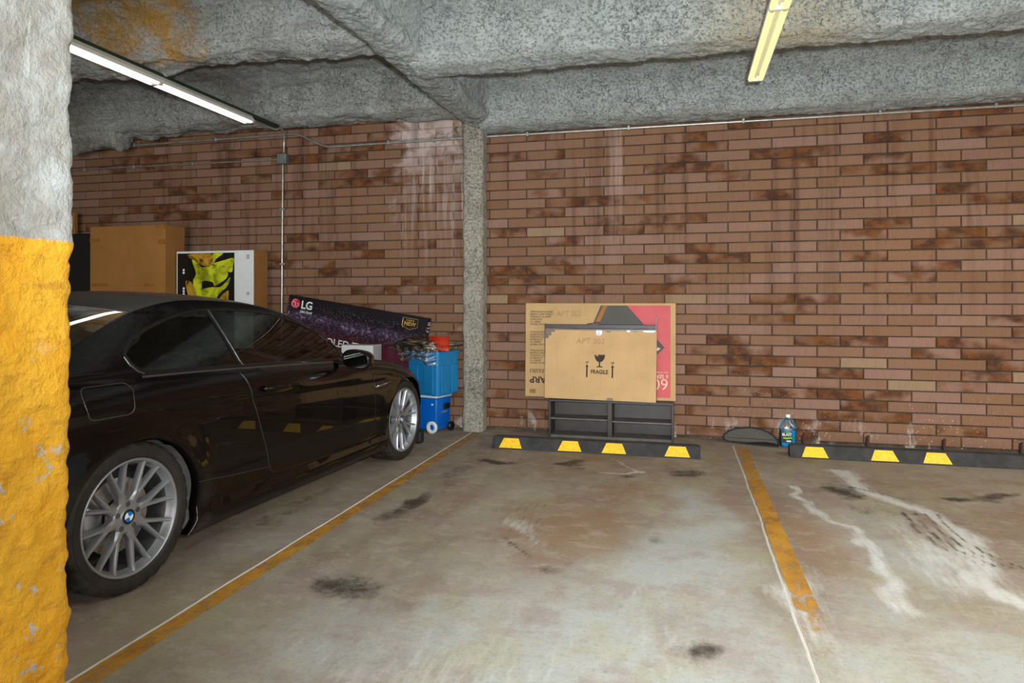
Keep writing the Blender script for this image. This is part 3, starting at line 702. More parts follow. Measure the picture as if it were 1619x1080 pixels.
# fragile carton, leaning
t = empty('fragile_carton', (-.758, 6.44, .365), rot=(math.radians(-2), math.radians(.6), 0), label='tan cardboard carton with glass symbol marked FRAGILE, leaning in front on the shelf unit', cat='box')
t.location = (-.758, 6.445, .367)
bm = bmesh.new(); bbox(bm, -.525, .525, -.03, .03, 0, .668, .007, 2); 
o = bm_obj('carton', bm, M_card, t)
yf = -.0315
bmk = [(-.525, .668), (-.525, .575), (-.49, .575), (-.49, .60), (-.465, .60), (-.465, .635), (-.43, .635), (-.43, .668)]
flat_poly('packing_tape', bmk, yf, M_tape, t)
flat_poly('packing_tape', [(-.43, .668), (-.43, .655), (.06, .655), (.06, .64), (.10, .64), (.10, .655), (.30, .655), (.33, .64), (.36, .655), (.52, .655), (.52, .668)], yf, M_tape, t)
flat_poly('foil_tape', [(-.035, .66), (.02, .66), (.02, .625), (.005, .61), (-.025, .61), (-.035, .62)], yf - .001, M_silvert, t)
flat_poly('foil_tape', [(.40, .662), (.51, .662), (.49, .648), (.41, .650)], yf - .001, M_silvert, t)
flat_poly('foil_tape', [(.25, .662), (.28, .662), (.278, .645), (.255, .648)], yf - .001, M_silvert, t)
flat_poly('packing_tape', [(.07, .0), (.13, .0), (.13, .02), (.12, .028), (.08, .028), (.07, .015)], yf, M_tape, t)
g = [(-.048, .428), (-.036, .428), (-.028, .413), (-.021, .420), (-.014, .404), (-.015, .428), (.052, .428), (.046, .395), (.028, .368), (.006, .358), (.006, .322), (.030, .318), (.030, .311), (-.030, .311), (-.030, .318), (-.006, .322), (-.006, .358), (-.026, .368), (-.042, .395)]
flat_poly('glass_symbol', g, yf, M_ink, t)
text('lettering', 'FRAGILE', .052, (0, yf, .250), M_ink, t, align='CENTER', sx=.85, bold=.0015)
for x in (-.118, .122):
    flat_poly('arrow', [(x - .007, .215), (x + .007, .215), (x + .007, .312), (x + .015, .312), (x, .338), (x - .015, .312), (x - .007, .312)], yf, M_ink, t)
    text('lettering', 'UP', .026, (x, yf, .345), M_ink, t, align='CENTER', bold=.0008)
text('handwriting', 'APT 302', .075, (-.22, yf + .0004, .53), M_pencil, t, sx=1.0)
t_frag = t

# ------------------------------------------------------------------ wheel stops
def stop(name, x0, x1, yf, refl, label, rot=0):
    t = empty(name, ((x0 + x1) / 2, yf, 0), (0, 0, rot), label=label, cat='wheel stop')
    L = (x1 - x0) / 2
    sec = [(0, 0), (.0, .012), (.045, .097), (.058, .105), (.100, .105), (.113, .097), (.150, .012), (.150, 0)]
    bm = bmesh.new(); n = len(sec); rings = []
    for q, sc in ((-L, .80), (-L + .03, 1), (L - .03, 1), (L, .80)):
        rings.append([bm.verts.new((q, .075 + (a - .075) * (1 if sc == 1 else .93), b * (1 if sc == 1 else .90))) for a, b in sec])
    for A, B in zip(rings, rings[1:]):
        for i in range(n): bm.faces.new((A[i], A[(i + 1) % n], B[(i + 1) % n], B[i]))
    bm.faces.new(rings[0][::-1]); bm.faces.new(rings[-1])
    bm_obj('rubber_body', bm, M_rubber, t)
    sl = math.atan2(.045, .085)
    for c in refl:
        c -= (x0 + x1) / 2
        P = lambda u, v, o: (c + u, .0 + (v * .045 / .085) + .012 * .5 - .004 - o, .010 + v - .002 + o * .4)
        pts = [(-.103, .004), (.103, .004), (.066, .082), (-.066, .082)]
        vs = [P(a, b, .0025) for a, b in pts] + [P(a, b, -.004) for a, b in pts]
        vs = [(v[0], v[1] - .004, v[2]) for v in vs]
        mesh_obj('reflector', vs, [(0, 1, 2, 3), (7, 6, 5, 4), (0, 4, 5, 1), (1, 5, 6, 2), (2, 6, 7, 3), (3, 7, 4, 0)], M_reflect, t)
    return t
stop('wheel_stop', -1.632, .146, 5.80, (-1.462, -.938, -.56, -.039), 'black rubber wheel stop with four yellow reflectors in front of the shelf unit')
stop('wheel_stop', .872, 2.68, 6.05, (1.062, 1.583, 1.962), 'black rubber wheel stop with three yellow reflectors beside the blue jug')
pin0 = None
for i, (x, nm) in enumerate(((1.012, 'nearest the blue jug'), (1.51, 'second from the blue jug'), (2.08, 'third from the blue jug'), (2.63, 'farthest right at the picture edge'))):
    t = empty('steel_pin', (x, 6.27, 0), label='rusty steel pin standing behind the wheel stop, ' + nm, cat='pin', group='rusty pins behind the right wheel stop')
    bm = bmesh.new(); tube(bm, [(0, 0, 0), (.002, 0, .09), (.004, .002, .175)], .0095, 8); bm_obj('rod', bm, M_rust, t)
    bm = bmesh.new(); bbox(bm, -.016, -.004, -.012, .010, .06, .165, .002, 1); bm_obj('flange', bm, M_blackm, t)

# ------------------------------------------------------------------ jug of blue fluid
t = empty('fluid_jug', (.918, 6.52, 0), label='clear plastic jug of blue washer fluid with white cap beside the wheel stop', cat='jug')
def ring_solid(bm, prof, n=28, p=2.6, ratio=.75):
    rings = []
    for z, r in prof:
        R = []
        for k_ in range(n):
            a = 2 * PI * k_ / n; c, s = math.cos(a), math.sin(a); q = (abs(c) ** p + abs(s) ** p) ** (-1 / p) if r > .03 else 1
            R.append(bm.verts.new((r * q * c, r * q * s * (ratio if r > .03 else 1), z)))
        rings.append(R)
    for A, B in zip(rings, rings[1:]):
        for k_ in range(n): bm.faces.new((A[k_], A[(k_ + 1) % n], B[(k_ + 1) % n], B[k_]))
    bm.faces.new(rings[0][::-1]); bm.faces.new(rings[-1])
bm = bmesh.new(); ring_solid(bm, [(0, .062), (.006, .068), (.02, .072), (.165, .072), (.178, .070), (.20, .062), (.225, .046), (.250, .027), (.262, .019), (.27, .0185)])
bm_obj('jug_body', bm, M_jug, t, True)
bm = bmesh.new(); ring_solid(bm, [(.003, .060), (.008, .066), (.02, .070), (.150, .070)]); o = bm_obj('blue_fluid', bm, M_liquid, t); smooth_by_angle(o, 40)
bm = bmesh.new(); ring_solid(bm, [(.262, .022), (.287, .0215), (.289, .019)]); o = bm_obj('cap', bm, M_whitep, t); smooth_by_angle(o, 40)
bm = bmesh.new(); tube(bm, round_path([(.015, -.052, .175), (.016, -.045, .215), (.012, -.018, .255)], .02), .008, 8); bm_obj('handle', bm, M_jug, t, True)
M_labelb = plain('label_black', lin(18, 30, 24), .4); M_labelg = plain('label_green', lin(120, 200, 30), .4)
yj = -.0555
flat_poly('label', [(-.060, .045), (.028, .045), (.028, .142), (-.060, .146)], yj, M_labelb, t, .003)
flat_poly('label_swoosh', [(-.050, .082), (-.02, .075), (.028, .082), (.024, .094), (-.01, .090), (-.045, .092)], yj - .001, M_labelg, t)
flat_poly('label_swoosh', [(-.045, .136), (.0, .141), (.024, .132), (.0, .134)], yj - .001, M_labelg, t)
text('lettering', 'BLAST', .034, (-.056, yj - .001, .105), M_whitep, t, bold=.0008, sx=.85)
flat_poly('label_mark', [(-.02, .052), (.018, .052), (.018, .064), (-.02, .064)], yj - .001, M_whitep, t)

# ------------------------------------------------------------------ folded sunshade
t = empty('folded_sunshade', (.60, 6.54, 0), (0, 0, math.radians(-3)), label='half-round grey mesh sunshade with black binding leaning at the foot of the wall', cat='sunshade')
out = [(-.232, .045), (-.225, .07), (-.19, .10), (-.13, .128), (-.05, .142), (.03, .143), (.10, .132), (.16, .11), (.205, .078), (.232, .04), (.237, .006), (.20, .008), (.12, .022), (.02, .012), (-.06, .012), (-.16, .012), (-.20, .018), (-.225, .032)]
n = len(out)
def lean(p, o=0): return (p[0], .02 - .035 * (1 - p[1] / .14) + .0 + o + .006 * math.sin(p[0] * 30), p[1] + .004)
bm = bmesh.new(); c0 = bm.verts.new(lean((0, .07), -.008)); R = [bm.verts.new(lean(p)) for p in out]; c1 = bm.verts.new(lean((0, .07), .008)); R2 = [bm.verts.new(lean(p, .006)) for p in out]
for i in range(n):
    bm.faces.new((c0, R[i], R[(i + 1) % n])); bm.faces.new((c1, R2[(i + 1) % n], R2[i])); bm.faces.new((R[i], R2[i], R2[(i + 1) % n], R[(i + 1) % n]))
bm_obj('mesh_cloth', bm, M_meshc, t)
tube_obj('binding', [lean(p, -.001) for p in out] + [lean(out[0], -.001)], .0075, M_trimf, t, 8)
fold = [(-.10, -.02, .004), (.02, -.05, .003), (.13, -.075, .003), (.235, -.085, .004), (.235, -.055, .008), (.20, -.02, .018), (.12, -.01, .024), (.02, -.005, .016)]
bm = bmesh.new(); A = [bm.verts.new(p) for p in fold]; B = [bm.verts.new((p[0], p[1], p[2] + .008)) for p in fold]
for i in range(8): bm.faces.new((A[i], A[(i + 1) % 8], B[(i + 1) % 8], B[i]))
bm.faces.new(A); bm.faces.new(B[::-1]); bmesh.ops.triangulate(bm, faces=[f for f in bm.faces if len(f.verts) > 4]); bm_obj('folded_flap', bm, M_trimf, t)
tube_obj('crease', [lean((-.215, .052), -.006), lean((-.08, .052), -.011), lean((.0, .051), -.011), (.08, -.02, .054), lean((.215, .046), -.006)], .0018, M_trimf, t, 6)

# ------------------------------------------------------------------ cooler, bin, wrapped bundle, dustpan
yaw = math.atan2(.30, .135) - PI / 2   # right face runs back and to the right
def yawed(loc, ang): return loc, (0, 0, ang)
a_ = -math.atan2(.13, .32)
Lc = (-2.33, 6.30, 0)
t = empty('wheeled_cooler', Lc, (0, 0, math.radians(-15)), label='blue wheeled cooler with white lid under the blue bin', cat='cooler')
CW, CD = .40, .26
bm = bmesh.new()
vs = bbox(bm, -CW, 0, 0, CD, .025, .345, .02, 3)
for v in vs:
    f = (v.co.z - .025) / .32; v.co.x = -CW / 2 + (v.co.x + CW / 2) * (.93 + .07 * f); v.co.y = CD / 2 + (v.co.y - CD / 2) * (.9 + .1 * f)
o = bm_obj('tub', bm, M_cooler, t); smooth_by_angle(o, 40)
box('lid', -CW - .004, .004, -.004, CD + .004, .347, .372, M_whitep, t, .008, 2)
for i in range(5): box('side_rib', -.004, .0045, .05, CD - .03, .065 + i * .022, .073 + i * .022, M_cooler, o, .002)
for i in range(2):
    bm = bmesh.new(); lathe(bm, [(-.02, .03), (-.024, .045), (-.024, .060), (.0, .062), (.0, .030)], 28, 'z'); w_ = bm_obj('white_wheel', bm, M_whitep, t, True)
    w_.rotation_euler = (-PI / 2, 0, 0); w_.location = (-.045 if i == 0 else -CW + .05, -.006, .064)
for i in range(2):
    bm = bmesh.new(); lathe(bm, [(-.012, .0), (-.012, .045), (.012, .045), (.012, 0)], 20, 'x'); w_ = bm_obj('rear_wheel', bm, M_blackp, t, True); w_.location = (.012 if i == 0 else -CW - .012, CD - .03, .047)
box('side_handle', -.002, .018, CD * .45, CD * .8, .23, .285, M_blackp, t, .006, 2)
tube_obj('drain_plug', [(-.05, -.008, .285), (-.05, .01, .285)], .009, M_whitep, t)
for i in range(5): box('emboss_mark', .0005, .004, .075 + i * .022, .090 + i * .022, .198, .214, M_galv, t, .001)

t = empty('storage_bin', (-2.30, 6.24, .376), (0, 0, math.radians(-21)), label='light blue plastic storage bin stacked on the wheeled cooler', cat='bin')
BW, BD, BH = .36, .27, .435
bm = bmesh.new()
def ringat(z, gx, inset=0): # tapered rounded rectangle, origin at near right corner
    r = .035; pts = []
    x0, x1, y0, y1 = -BW - gx + inset, gx - inset, -gx + inset, BD + gx - inset
    for (cx, cy, a0) in ((x1 - r, y1 - r, 0), (x0 + r, y1 - r, PI / 2), (x0 + r, y0 + r, PI), (x1 - r, y0 + r, 3 * PI / 2)):
        for k_ in range(5):
            a = a0 + PI / 2 * k_ / 4; pts.append((cx + r * math.cos(a), cy + r * math.sin(a), z))
    return [bm.verts.new(p) for p in pts]
rs = [ringat(0, 0), ringat(.30, .018), ringat(.302, .026), ringat(BH - .02, .032), ringat(BH - .018, .042), ringat(BH, .042), ringat(BH, .030), ringat(.02, -.006)]
for A, B in zip(rs, rs[1:]):
    m_ = len(A)
    for k_ in range(m_): bm.faces.new((A[k_], A[(k_ + 1) % m_], B[(k_ + 1) % m_], B[k_]))
bm.faces.new(rs[0][::-1]); bm.faces.new(rs[-1])
o = bm_obj('bin_body', bm, M_bin, t); smooth_by_angle(o, 30)
for y in (.09, .24):
    box('side_rib', .004, .022, y - .05, y + .05, .02, .30, M_bin, o, .006, 2)
for x in (-.10, -.30):
    box('side_rib', x - .06, x + .06, -.024, -.004, .02, .30, M_bin, o, .006, 2)
# padded bundle in clear film lying on the bin
def lumpy(name, c, r, mat, parent, amp, seed, sub=4, flat=None, scale=9):
    bm = bmesh.new(); bmesh.ops.create_icosphere(bm, subdivisions=sub, radius=1)
    P = np.array([v.co for v in bm.verts]); 
    q = np.sign(P) * np.abs(P) ** .75; d = 1 + amp * (vnoise(P + seed, scale * .3, seed) + .5 * vnoise(P + seed, scale, seed + 1))
    Q = q * d[:, None] * np.array(r) + np.array(c)
    if flat is not None: Q[:, 2] = np.maximum(Q[:, 2], flat)
    for v, p in zip(bm.verts, Q): v.co = p
    return bm_obj(name, bm, mat, parent, True)
t = empty('wrapped_bundle', (-2.38, 6.34, .815), (0, 0, math.radians(-18)), label='dark padded bundle wrapped in clear plastic film on top of the blue bin', cat='bundle')
lumpy('padding', (-.13, -.03, .03), (.26, .14, .085), M_charcoal, t, .18, 5, 4, .0)
lumpy('padding', (.04, .06, .045), (.17, .12, .06), M_charcoal, t, .15, 9, 4, .0)
lumpy('plastic_film', (-.11, -.01, .022), (.30, .16, .105), M_film, t, .16, 15, 5, .0, 22)
# film hanging over the near corner of the bin
vs, fs = [], []
for j in range(14):
    for i in range(30):
        u = i / 29; v = j / 13
        x = -.30 + .42 * u; z = .01 - v * (.085 + .05 * (.5 + .5 * math.sin(u * 9)) + .04 * u)
        y = -.155 - .02 * math.sin(v * 3) - .012 * math.sin(u * 30 + v * 4) + .012 * math.sin(v * 17 + u * 13) + max(0, u - .85) * .6
        vs.append((x, y, z + .02))
mesh_obj('hanging_film', vs, [(j * 30 + i, j * 30 + i + 1, (j + 1) * 30 + i + 1, (j + 1) * 30 + i) for j in range(13) for i in range(29)], M_film, t, True)
tube_obj('black_cord', round_path([(-.16, -.02, .12), (-.02, -.08, .095), (.12, -.12, .06), (.24, -.02, .05), (.27, .12, .06)], .08), .006, M_blackm, t, 8)
t = empty('dustpan', (-2.275, 6.235, .895), (math.radians(8), 0, math.radians(-12)), label='orange red plastic dustpan lying on the wrapped bundle', cat='dustpan')
bm = bmesh.new()
pts = [(-.13, .0, .055), (.10, .0, .055), (.115, .0, -.035), (-.105, .0, -.045)]
prof_ = []
for i in range(13):
    u = i / 12
    for j in range(7):
        v = j / 6; x = -.13 + .235 * u + .022 * v; z = .06 - .10 * v + .01 * math.sin(u * PI); y = -.035 * math.sin(v * PI * .6) + .012 * math.cos(u * 2 * PI)
        prof_.append((x, y, z))
V = [bm.verts.new(p) for p in prof_]
for i in range(12):
    for j in range(6): bm.faces.new((V[i * 7 + j], V[i * 7 + j + 1], V[(i + 1) * 7 + j + 1], V[(i + 1) * 7 + j]))
bmesh.ops.solidify(bm, geom=bm.faces[:], thickness=.005); bm_obj('pan', bm, M_orange, t, True)
bm = bmesh.new(); tube(bm, round_path([(-.01, -.035, -.045), (.06, -.05, -.052), (.125, -.05, -.055)], .03), [.010, .012, .014, .015, .016, .017, .017, .015][:8] if False else .014, 10); bm_obj('handle', bm, M_orange, t, True)

# ------------------------------------------------------------------ long printed TV carton leaning behind the car
k = N('galaxy_print'); P = k.pos(obj=True); x, y, z = k.sep(P)
z = k.math('ADD', z, 1.115); band = k.math('ADD', z, k.math('MULTIPLY', x, .03)); bn_ = k.noise(P, 6, 6, .7, .6)
d_ = k.math('ABSOLUTE', k.math('ADD', k.math('SUBTRACT', band, .905), k.math('MULTIPLY', k.math('SUBTRACT', bn_, .5), .12)))
bandm = k.math('MULTIPLY', k.math('MULTIPLY', k.ramp(d_, .075, .0), k.ramp(k.noise(P, 26, 5, .75), .46, .72)), k.ramp(k.noise(P, 4.5, 3, .6), .36, .58))
c = k.mix(k.ramp(z, .90, .60), (.006, .003, .005, 1), lin(92, 26, 46))
c = k.mix(k.math('MULTIPLY', k.ramp(d_, .11, .0), .6), c, lin(56, 30, 58))
c = k.mix(bandm, c, lin(198, 176, 214))
vo = k.n('ShaderNodeTexVoronoi'); k.l(P, vo.inputs['Vector']); vo.inputs['Scale'].default_value = 85
star = k.math('MULTIPLY', k.math('LESS_THAN', vo.outputs['Distance'], .20), k.ramp(k.math('ADD', k.noise(P, 8, 3, .6), k.ramp(d_, .25, .0)), .55, 1.1))
c = k.mix(k.math('MULTIPLY', star, .7), c, lin(210, 195, 225))
k.base(c, .35, 0, .4); M_galaxy = k.m
tilt = math.radians(8.8)
t = empty('television_carton', (-4.092, 6.53, 1.3705), (math.radians(-1), tilt, 0), label='long dark starry printed television carton leaning tilted on the wall behind the car', cat='box')
bl = 1.60; bh = 1.115
box('carton', 0, bl, 0, .105, -bh, 0, M_galaxy, t, .004)
# (object coordinates: top edge z = 0), front face y = 0
o = bpy.data.objects.get('carton')
yf = -.0015
bm = bmesh.new(); M_lgred = plain('logo_red', lin(206, 30, 56), .4)
cpts = [(.090 + .052 * math.cos(a), -.078 + .052 * math.sin(a)) for a in np.linspace(0, 2 * PI, 33)[:-1]]
flat_poly('round_logo', cpts, yf, M_lgred, t)
arc = [(.090 + .040 * math.cos(a), -.078 + .040 * math.sin(a)) for a in np.linspace(math.radians(75), math.radians(360), 26)]
bm = bmesh.new(); tube(bm, [(p[0], yf - .001, p[1]) for p in arc] + [(.108, yf - .001, -.078)], .0022, 6); bm_obj('logo_ring', bm, M_whitep, t)
box('logo_stroke', .087, .0925, yf - .003, yf - .0005, -.098, -.058, M_whitep, t, 0); box('logo_stroke', .087, .104, yf - .003, yf - .0005, -.102, -.097, M_whitep, t, 0)
flat_poly('logo_dot', [(.070 + .006 * math.cos(a), -.064 + .006 * math.sin(a)) for a in np.linspace(0, 2 * PI, 11)[:-1]], yf - .003, M_whitep, t)
text('lettering', 'LG', .118, (.158, yf, -.120), M_whitep, t, bold=.003, sx=.95)
text('lettering', "Life's Good", .038, (.158, yf, -.166), M_whitep, t, bold=.0008, sx=.8)
text('lettering', 'OLED TV', .108, (.505, yf, -.455), M_whitep, t, bold=.001)
M_gold = plain('gold_print', lin(208, 168, 76), .35, .4)
hexo = [(1.335, -.03), (1.50, -.03), (1.50, -.115), (1.4175, -.145), (1.335, -.115)]
tube_obj('badge_outline', [(a, yf - .001, b) for a, b in hexo + [hexo[0]]], .0028, M_gold, t, 6)
text('lettering', 'NEW', .056, (1.4175, yf, -.105), M_gold, t, align='CENTER', bold=.0015)
for i in range(4): box('badge_mark', 1.372 + i * .024, 1.388 + i * .024, yf - .001, yf, -.056, -.046, M_gold, t, 0)
text('lettering', 'LG', .05, (bl + .001, .03, -.075), M_whitep, t, (PI / 2, 0, PI / 2), bold=.001)
text('lettering', 'OLED TV', .018, (bl + .001, .025, -.11), M_whitep, t, (PI / 2, 0, PI / 2))
box('printed_mark', bl, bl + .0015, .028, .08, -.145, -.132, M_whitep, t, 0)

# small pale carton in front of it
t = empty('pale_carton', (-3.13, 6.25, 0), label='pale grey white carton standing between the car bonnet and the starry carton', cat='box')
box('carton', -.20, .145, 0, .20, 0, .86, M_whitep, t, .004); box('side_panel', .1452, .1468, .003, .197, .01, .855, M_greyp, t, 0)  # side face coloured greyer than the front

# flower printed carton standing on end
t = empty('television_carton', (-4.88, 6.35, 0), label='white cardboard carton printed with a yellow green flower, standing on end behind the car', cat='box')
hw = .478; top = 1.843
box('carton', -hw, hw, .002, .25, 0, top, M_card2, t, .004)
box('white_front', -hw, hw, -.001, .003, 0, top, M_whitep, t, .0005)
M_artbg = plain('dark_art_background', lin(16, 16, 12), .35, var=.4, vscale=6)
flat_poly('art_background', [(-hw + .012, .6), (.245, .6), (.245, top - .022), (-hw + .012, top - .022)], -.003, M_artbg, t)
M_petal = None
k = N('petal_print'); P = k.pos(obj=True); f = k.noise(P, 5, 5, .6, 1.2)
c = k.mix(k.ramp(f, .35, .60), lin(120, 124, 14), lin(206, 214, 40)); k.base(c, .4, 0, .3); M_petal = k.m
k = N('amber_petal_print'); P = k.pos(obj=True); f = k.noise(P, 8, 5, .6, 1.2)
c = k.mix(k.ramp(f, .35, .60), lin(70, 54, 14), lin(196, 150, 46)); k.base(c, .4, 0, .3); M_petal2 = k.m
def petal(pts, mat, y):
    # smooth closed outline
    P = [Vector((p[0], p[1])) for p in pts]; n = len(P); out = []
    for i in range(n):
        p0, p1, p2, p3 = P[i - 1], P[i], P[(i + 1) % n], P[(i + 2) % n]
        for q in range(6):
            u = q / 6; out.append(.5 * ((2 * p1) + (p2 - p0) * u + (2 * p0 - 5 * p1 + 4 * p2 - p3) * u * u + (3 * p1 - p0 - 3 * p2 + p3) * u ** 3))
    flat_poly('petal', [(v.x, v.y) for v in out], y, mat, t, .0008)
def fp(zx, zy): return (-.466 + (zx - 772) / (1158 - 772) * .711, 1.821 - (zy - 335) / (640 - 335) * .49)
petal([fp(845, 345), fp(1010, 340), fp(1015, 410), fp(960, 420), fp(900, 395)], M_petal2, -.0035)
petal([fp(1020, 338), fp(1085, 338), fp(1040, 372), fp(1020, 400)], M_petal, -.004)
petal([fp(1020, 405), fp(1090, 385), fp(1152, 372), fp(1150, 420), fp(1140, 465), fp(1100, 450), fp(1090, 425), fp(1040, 420)], M_petal, -.004)
petal([fp(872, 380), fp(905, 395), fp(940, 430), fp(1000, 420), fp(1080, 425), fp(1115, 460), fp(1105, 505), fp(1050, 545), fp(1025, 555), fp(1010, 530), fp(945, 525), fp(940, 590), fp(935, 640), fp(905, 690), fp(895, 600), fp(880, 520), fp(900, 470)], M_petal, -.0045)
petal([fp(935, 590), fp(1000, 565), fp(1070, 560), fp(1130, 500), fp(1110, 560), fp(1050, 620), fp(1020, 700), fp(960, 760), fp(930, 690)], M_petal, -.0050)
petal([fp(1060, 640), fp(1110, 590), fp(1120, 600), fp(1110, 680), fp(1060, 720)], M_petal2, -.0052)
petal([fp(830, 520), fp(880, 545), fp(900, 640), fp(880, 700), fp(840, 600)], M_petal2, -.0034)
M_slate = plain('grey_print', lin(120, 122, 122), .6)
for (zx, z0_, z1_) in ((815, 1.60, 1.68), (815, 1.34, 1.47)):
    x = fp(zx, 0)[0]; [box('printed_mark', x - .012, x + .012, -.0045, -.003, z0_ + i * .03, z0_ + .022 + i * .03, M_whitep, t, 0) for i in range(4 if z0_ < 1.5 else 2)]
box('printed_mark', .395, .425, -.003, -.0012, 1.37, 1.40, M_slate, t, 0); box('printed_mark', .402, .418, -.0035, -.003, 1.377, 1.393, M_whitep, t, 0)
for i in range(3): box('printed_mark', .392, .430, -.0025, -.0012, 1.752 + i * .016, 1.761 + i * .016, M_slate, t, 0)
# cardboard glimpses
t = empty('plain_carton', (-5.87, 6.2, 0), label='large plain brown cardboard carton standing on end behind the car roof', cat='box')
box('carton', -.49, .49, 0, .30, 0, 2.125, M_card2, t, .006, 2)
for (a, b, c_, d_) in ((-.49, -.36, 1.955, 1.995), (-.47, -.25, 1.46, 1.50), (.40, .49, 1.915, 1.965), (.37, .49, 2.085, 2.12), (.22, .36, 1.465, 1.49)):
    box('packing_tape', a, b, -.0015, .001, c_, d_, M_tape2, t, 0)
tube_obj('flap_edge', [(.025, -.001, 1.40), (.03, -.002, 1.465), (.22, -.002, 1.475), (.225, -.001, 1.40)], .0015, M_tape2, t, 6)
t = empty('black_panel', (-6.76, 6.28, 0), label='tall plain black panel left of the plain brown carton', cat='panel')
box('panel', -.37, .37, 0, .08, 0, 2.055, M_blackm, t, .004); box('edge_band', -.37, .37, -.002, .082, 2.055, 2.062, M_blackp, t, .001)
t = empty('cardboard_offcut', (-7.15, 6.55, 0), label='narrow brown cardboard piece high against the wall above the black panel', cat='cardboard')
box('sheet', -.25, .205, 0, .05, 0, 2.35, M_card2, t, .004); box('packing_tape', .12, .205, -.002, .0, 2.2, 2.24, M_tape2, t, 0)


# ------------------------------------------------------------------ the black coupe (local frame: x out to its right side, y forward from the rear axle, z up)
def spl(pts):
    xs=[p[0] for p in pts];ys=[p[1] for p in pts]
    def f(x):
        if x<=xs[0]:return ys[0]
        if x>=xs[-1]:return ys[-1]
        i=max(k for k in range(len(xs)-1) if xs[k]<=x)
        h=xs[i+1]-xs[i];t=(x-xs[i])/h
        def m(k):
            if k==0:return (ys[1]-ys[0])/(xs[1]-xs[0])
            if k==len(xs)-1:return (ys[-1]-ys[-2])/(xs[-1]-xs[-2])
            return (ys[k+1]-ys[k-1])/(xs[k+1]-xs[k-1])
        a,b=ys[i],ys[i+1]
        return (2*t**3-3*t*t+1)*a+(t**3-2*t*t+t)*h*m(i)+(-2*t**3+3*t*t)*b+(t**3-t*t)*h*m(i+1)
    return f
ZT=spl([(-1.05,.90),(-.9,.925),(-.6,.95),(-.2,.957),(.4,.943),(.86,.925),(1.3,.905),(1.72,.885),(2.1,.865),(2.33,.84),(2.6,.80),(2.8,.76),(2.95,.72),(3.1,.67),(3.25,.61),(3.43,.56)])
PX=spl([(-1.0,.50),(-.86,.74),(-.7,.815),(-.4,.862),(0,.878),(.6,.872),(1.3,.872),(2.2,.876),(2.687,.874),(3.0,.845),(3.2,.77)])
def X(s,z):
    h=max(0,z-ZT(s)); return PX(s)-.085-.42*h-.55*h*h

CTH = math.radians(3.33)
CAR = empty('coupe', (-2.364 - .85 * math.cos(CTH), 2.537 + .85 * math.sin(CTH), 0), (0, 0, -CTH), label='glossy black two-door coupe parked on the left with silver spoked wheels', cat='car')
plan = [(-1.02, 0), (-1.015, .3), (-.97, .55), (-.88, .71), (-.72, .81), (-.4, .862), (0, .878), (.6, .872), (1.3, .872), (2.2, .876), (2.687, .874), (2.92, .850), (3.08, .795), (3.21, .69), (3.30, .52), (3.35, .30), (3.37, 0)]
def catmull(P, n=12):
    P = [np.array(p, float) for p in P]; out = []
    Q = [2 * P[0] - P[1]] + P + [2 * P[-1] - P[-2]]
    for i in range(1, len(Q) - 2):
        for q in range(n):
            u = q / n; a, b, c, d = Q[i - 1:i + 3]
            out.append(.5 * (2 * b + (c - a) * u + (2 * a - 5 * b + 4 * c - d) * u * u + (3 * b - a - 3 * c + d) * u ** 3))
    out.append(P[-1]); return np.array(out)
pl = catmull(plan); cu = np.concatenate([[0], np.cumsum(np.hypot(*np.diff(pl, axis=0).T))])
i0 = int(np.argmin(np.abs(pl[:, 0]) + (pl[:, 1] < .5))); cu -= cu[i0] - pl[i0, 0]
tan = np.gradient(pl, axis=0); tan /= np.linalg.norm(tan, axis=1)[:, None]
U0, U1 = cu[0], cu[-1]
AR, AF, AZ, AY = .362, .356, .322, 2.687
def ztop_u(u): return ZT(float(np.interp(u, cu, pl[:, 0])))
def sm(x): x = min(1, max(0, x)); return x * x * (3 - 2 * x)
def bodyP(u, z):
    s = float(np.interp(u, cu, pl[:, 0])); x = float(np.interp(u, cu, pl[:, 1]))
    ty = float(np.interp(u, cu, tan[:, 0])); tx = float(np.interp(u, cu, tan[:, 1]))
    zt = ZT(s); t = zt - z; d = 0
    d += .052 * max(0, 1 - t / .085) ** 2
    zc = zt - .13
    if z > zc: d += (z - zc) * .26 * sm((z - zc) / .05 + .4)
    d += .007 * math.exp(-((zc - .045 - z) / .04) ** 2)
    d += .034 * sm((.46 - z) / .24) - .022 * sm((.29 - z) / .07)
    if z < .19: d += (.19 - z) * .6
    for c in (0, AY):
        q = math.hypot(u - c, z - AZ); R = AR if c == 0 else AF
        d -= (.020 if c == 0 else .016) * math.exp(-((q - R) / .085) ** 2) * (1 if z > .2 else .6)
    endf = sm((u - 2.85) / .5) if u > 2 else sm((-.75 - u) / .4)
    d += endf * .05 * max(0, (.35 - z) / .2)
    # outward normal of the plan curve
    nxp, nyp = ty, -tx
    return Vector((x - d * nxp, s - d * nyp, z))
def analytic_mesh(name, pts2, tris, fP, mat, parent, sign=1, off=0.0):
    used = sorted({i for t in tris for i in t}); mp = {a: b for b, a in enumerate(used)}
    V, NN = [], []
    for i in used:
        a, b = pts2[i]; p = fP(a, b); e = 1.5e-3
        n = (fP(a + e, b) - fP(a - e, b)).cross(fP(a, b + e) - fP(a, b - e)); n.normalize()
        if n.x < -.2: n = -n
        V.append(p - n * off); NN.append(n)
    if sign < 0:
        V = [Vector((-v.x, v.y, v.z)) for v in V]; NN = [Vector((-n.x, n.y, n.z)) for n in NN]
    F = []
    for t in tris:
        a, b, c = (mp[i] for i in t)
        q = (V[b] - V[a]).cross(V[c] - V[a])
        F.append((a, b, c) if q.dot(NN[a]) > 0 else (a, c, b))
    o = mesh_obj(name, V, F, mat, parent, True)
    o.data.normals_split_custom_set_from_vertices(NN)
    return o
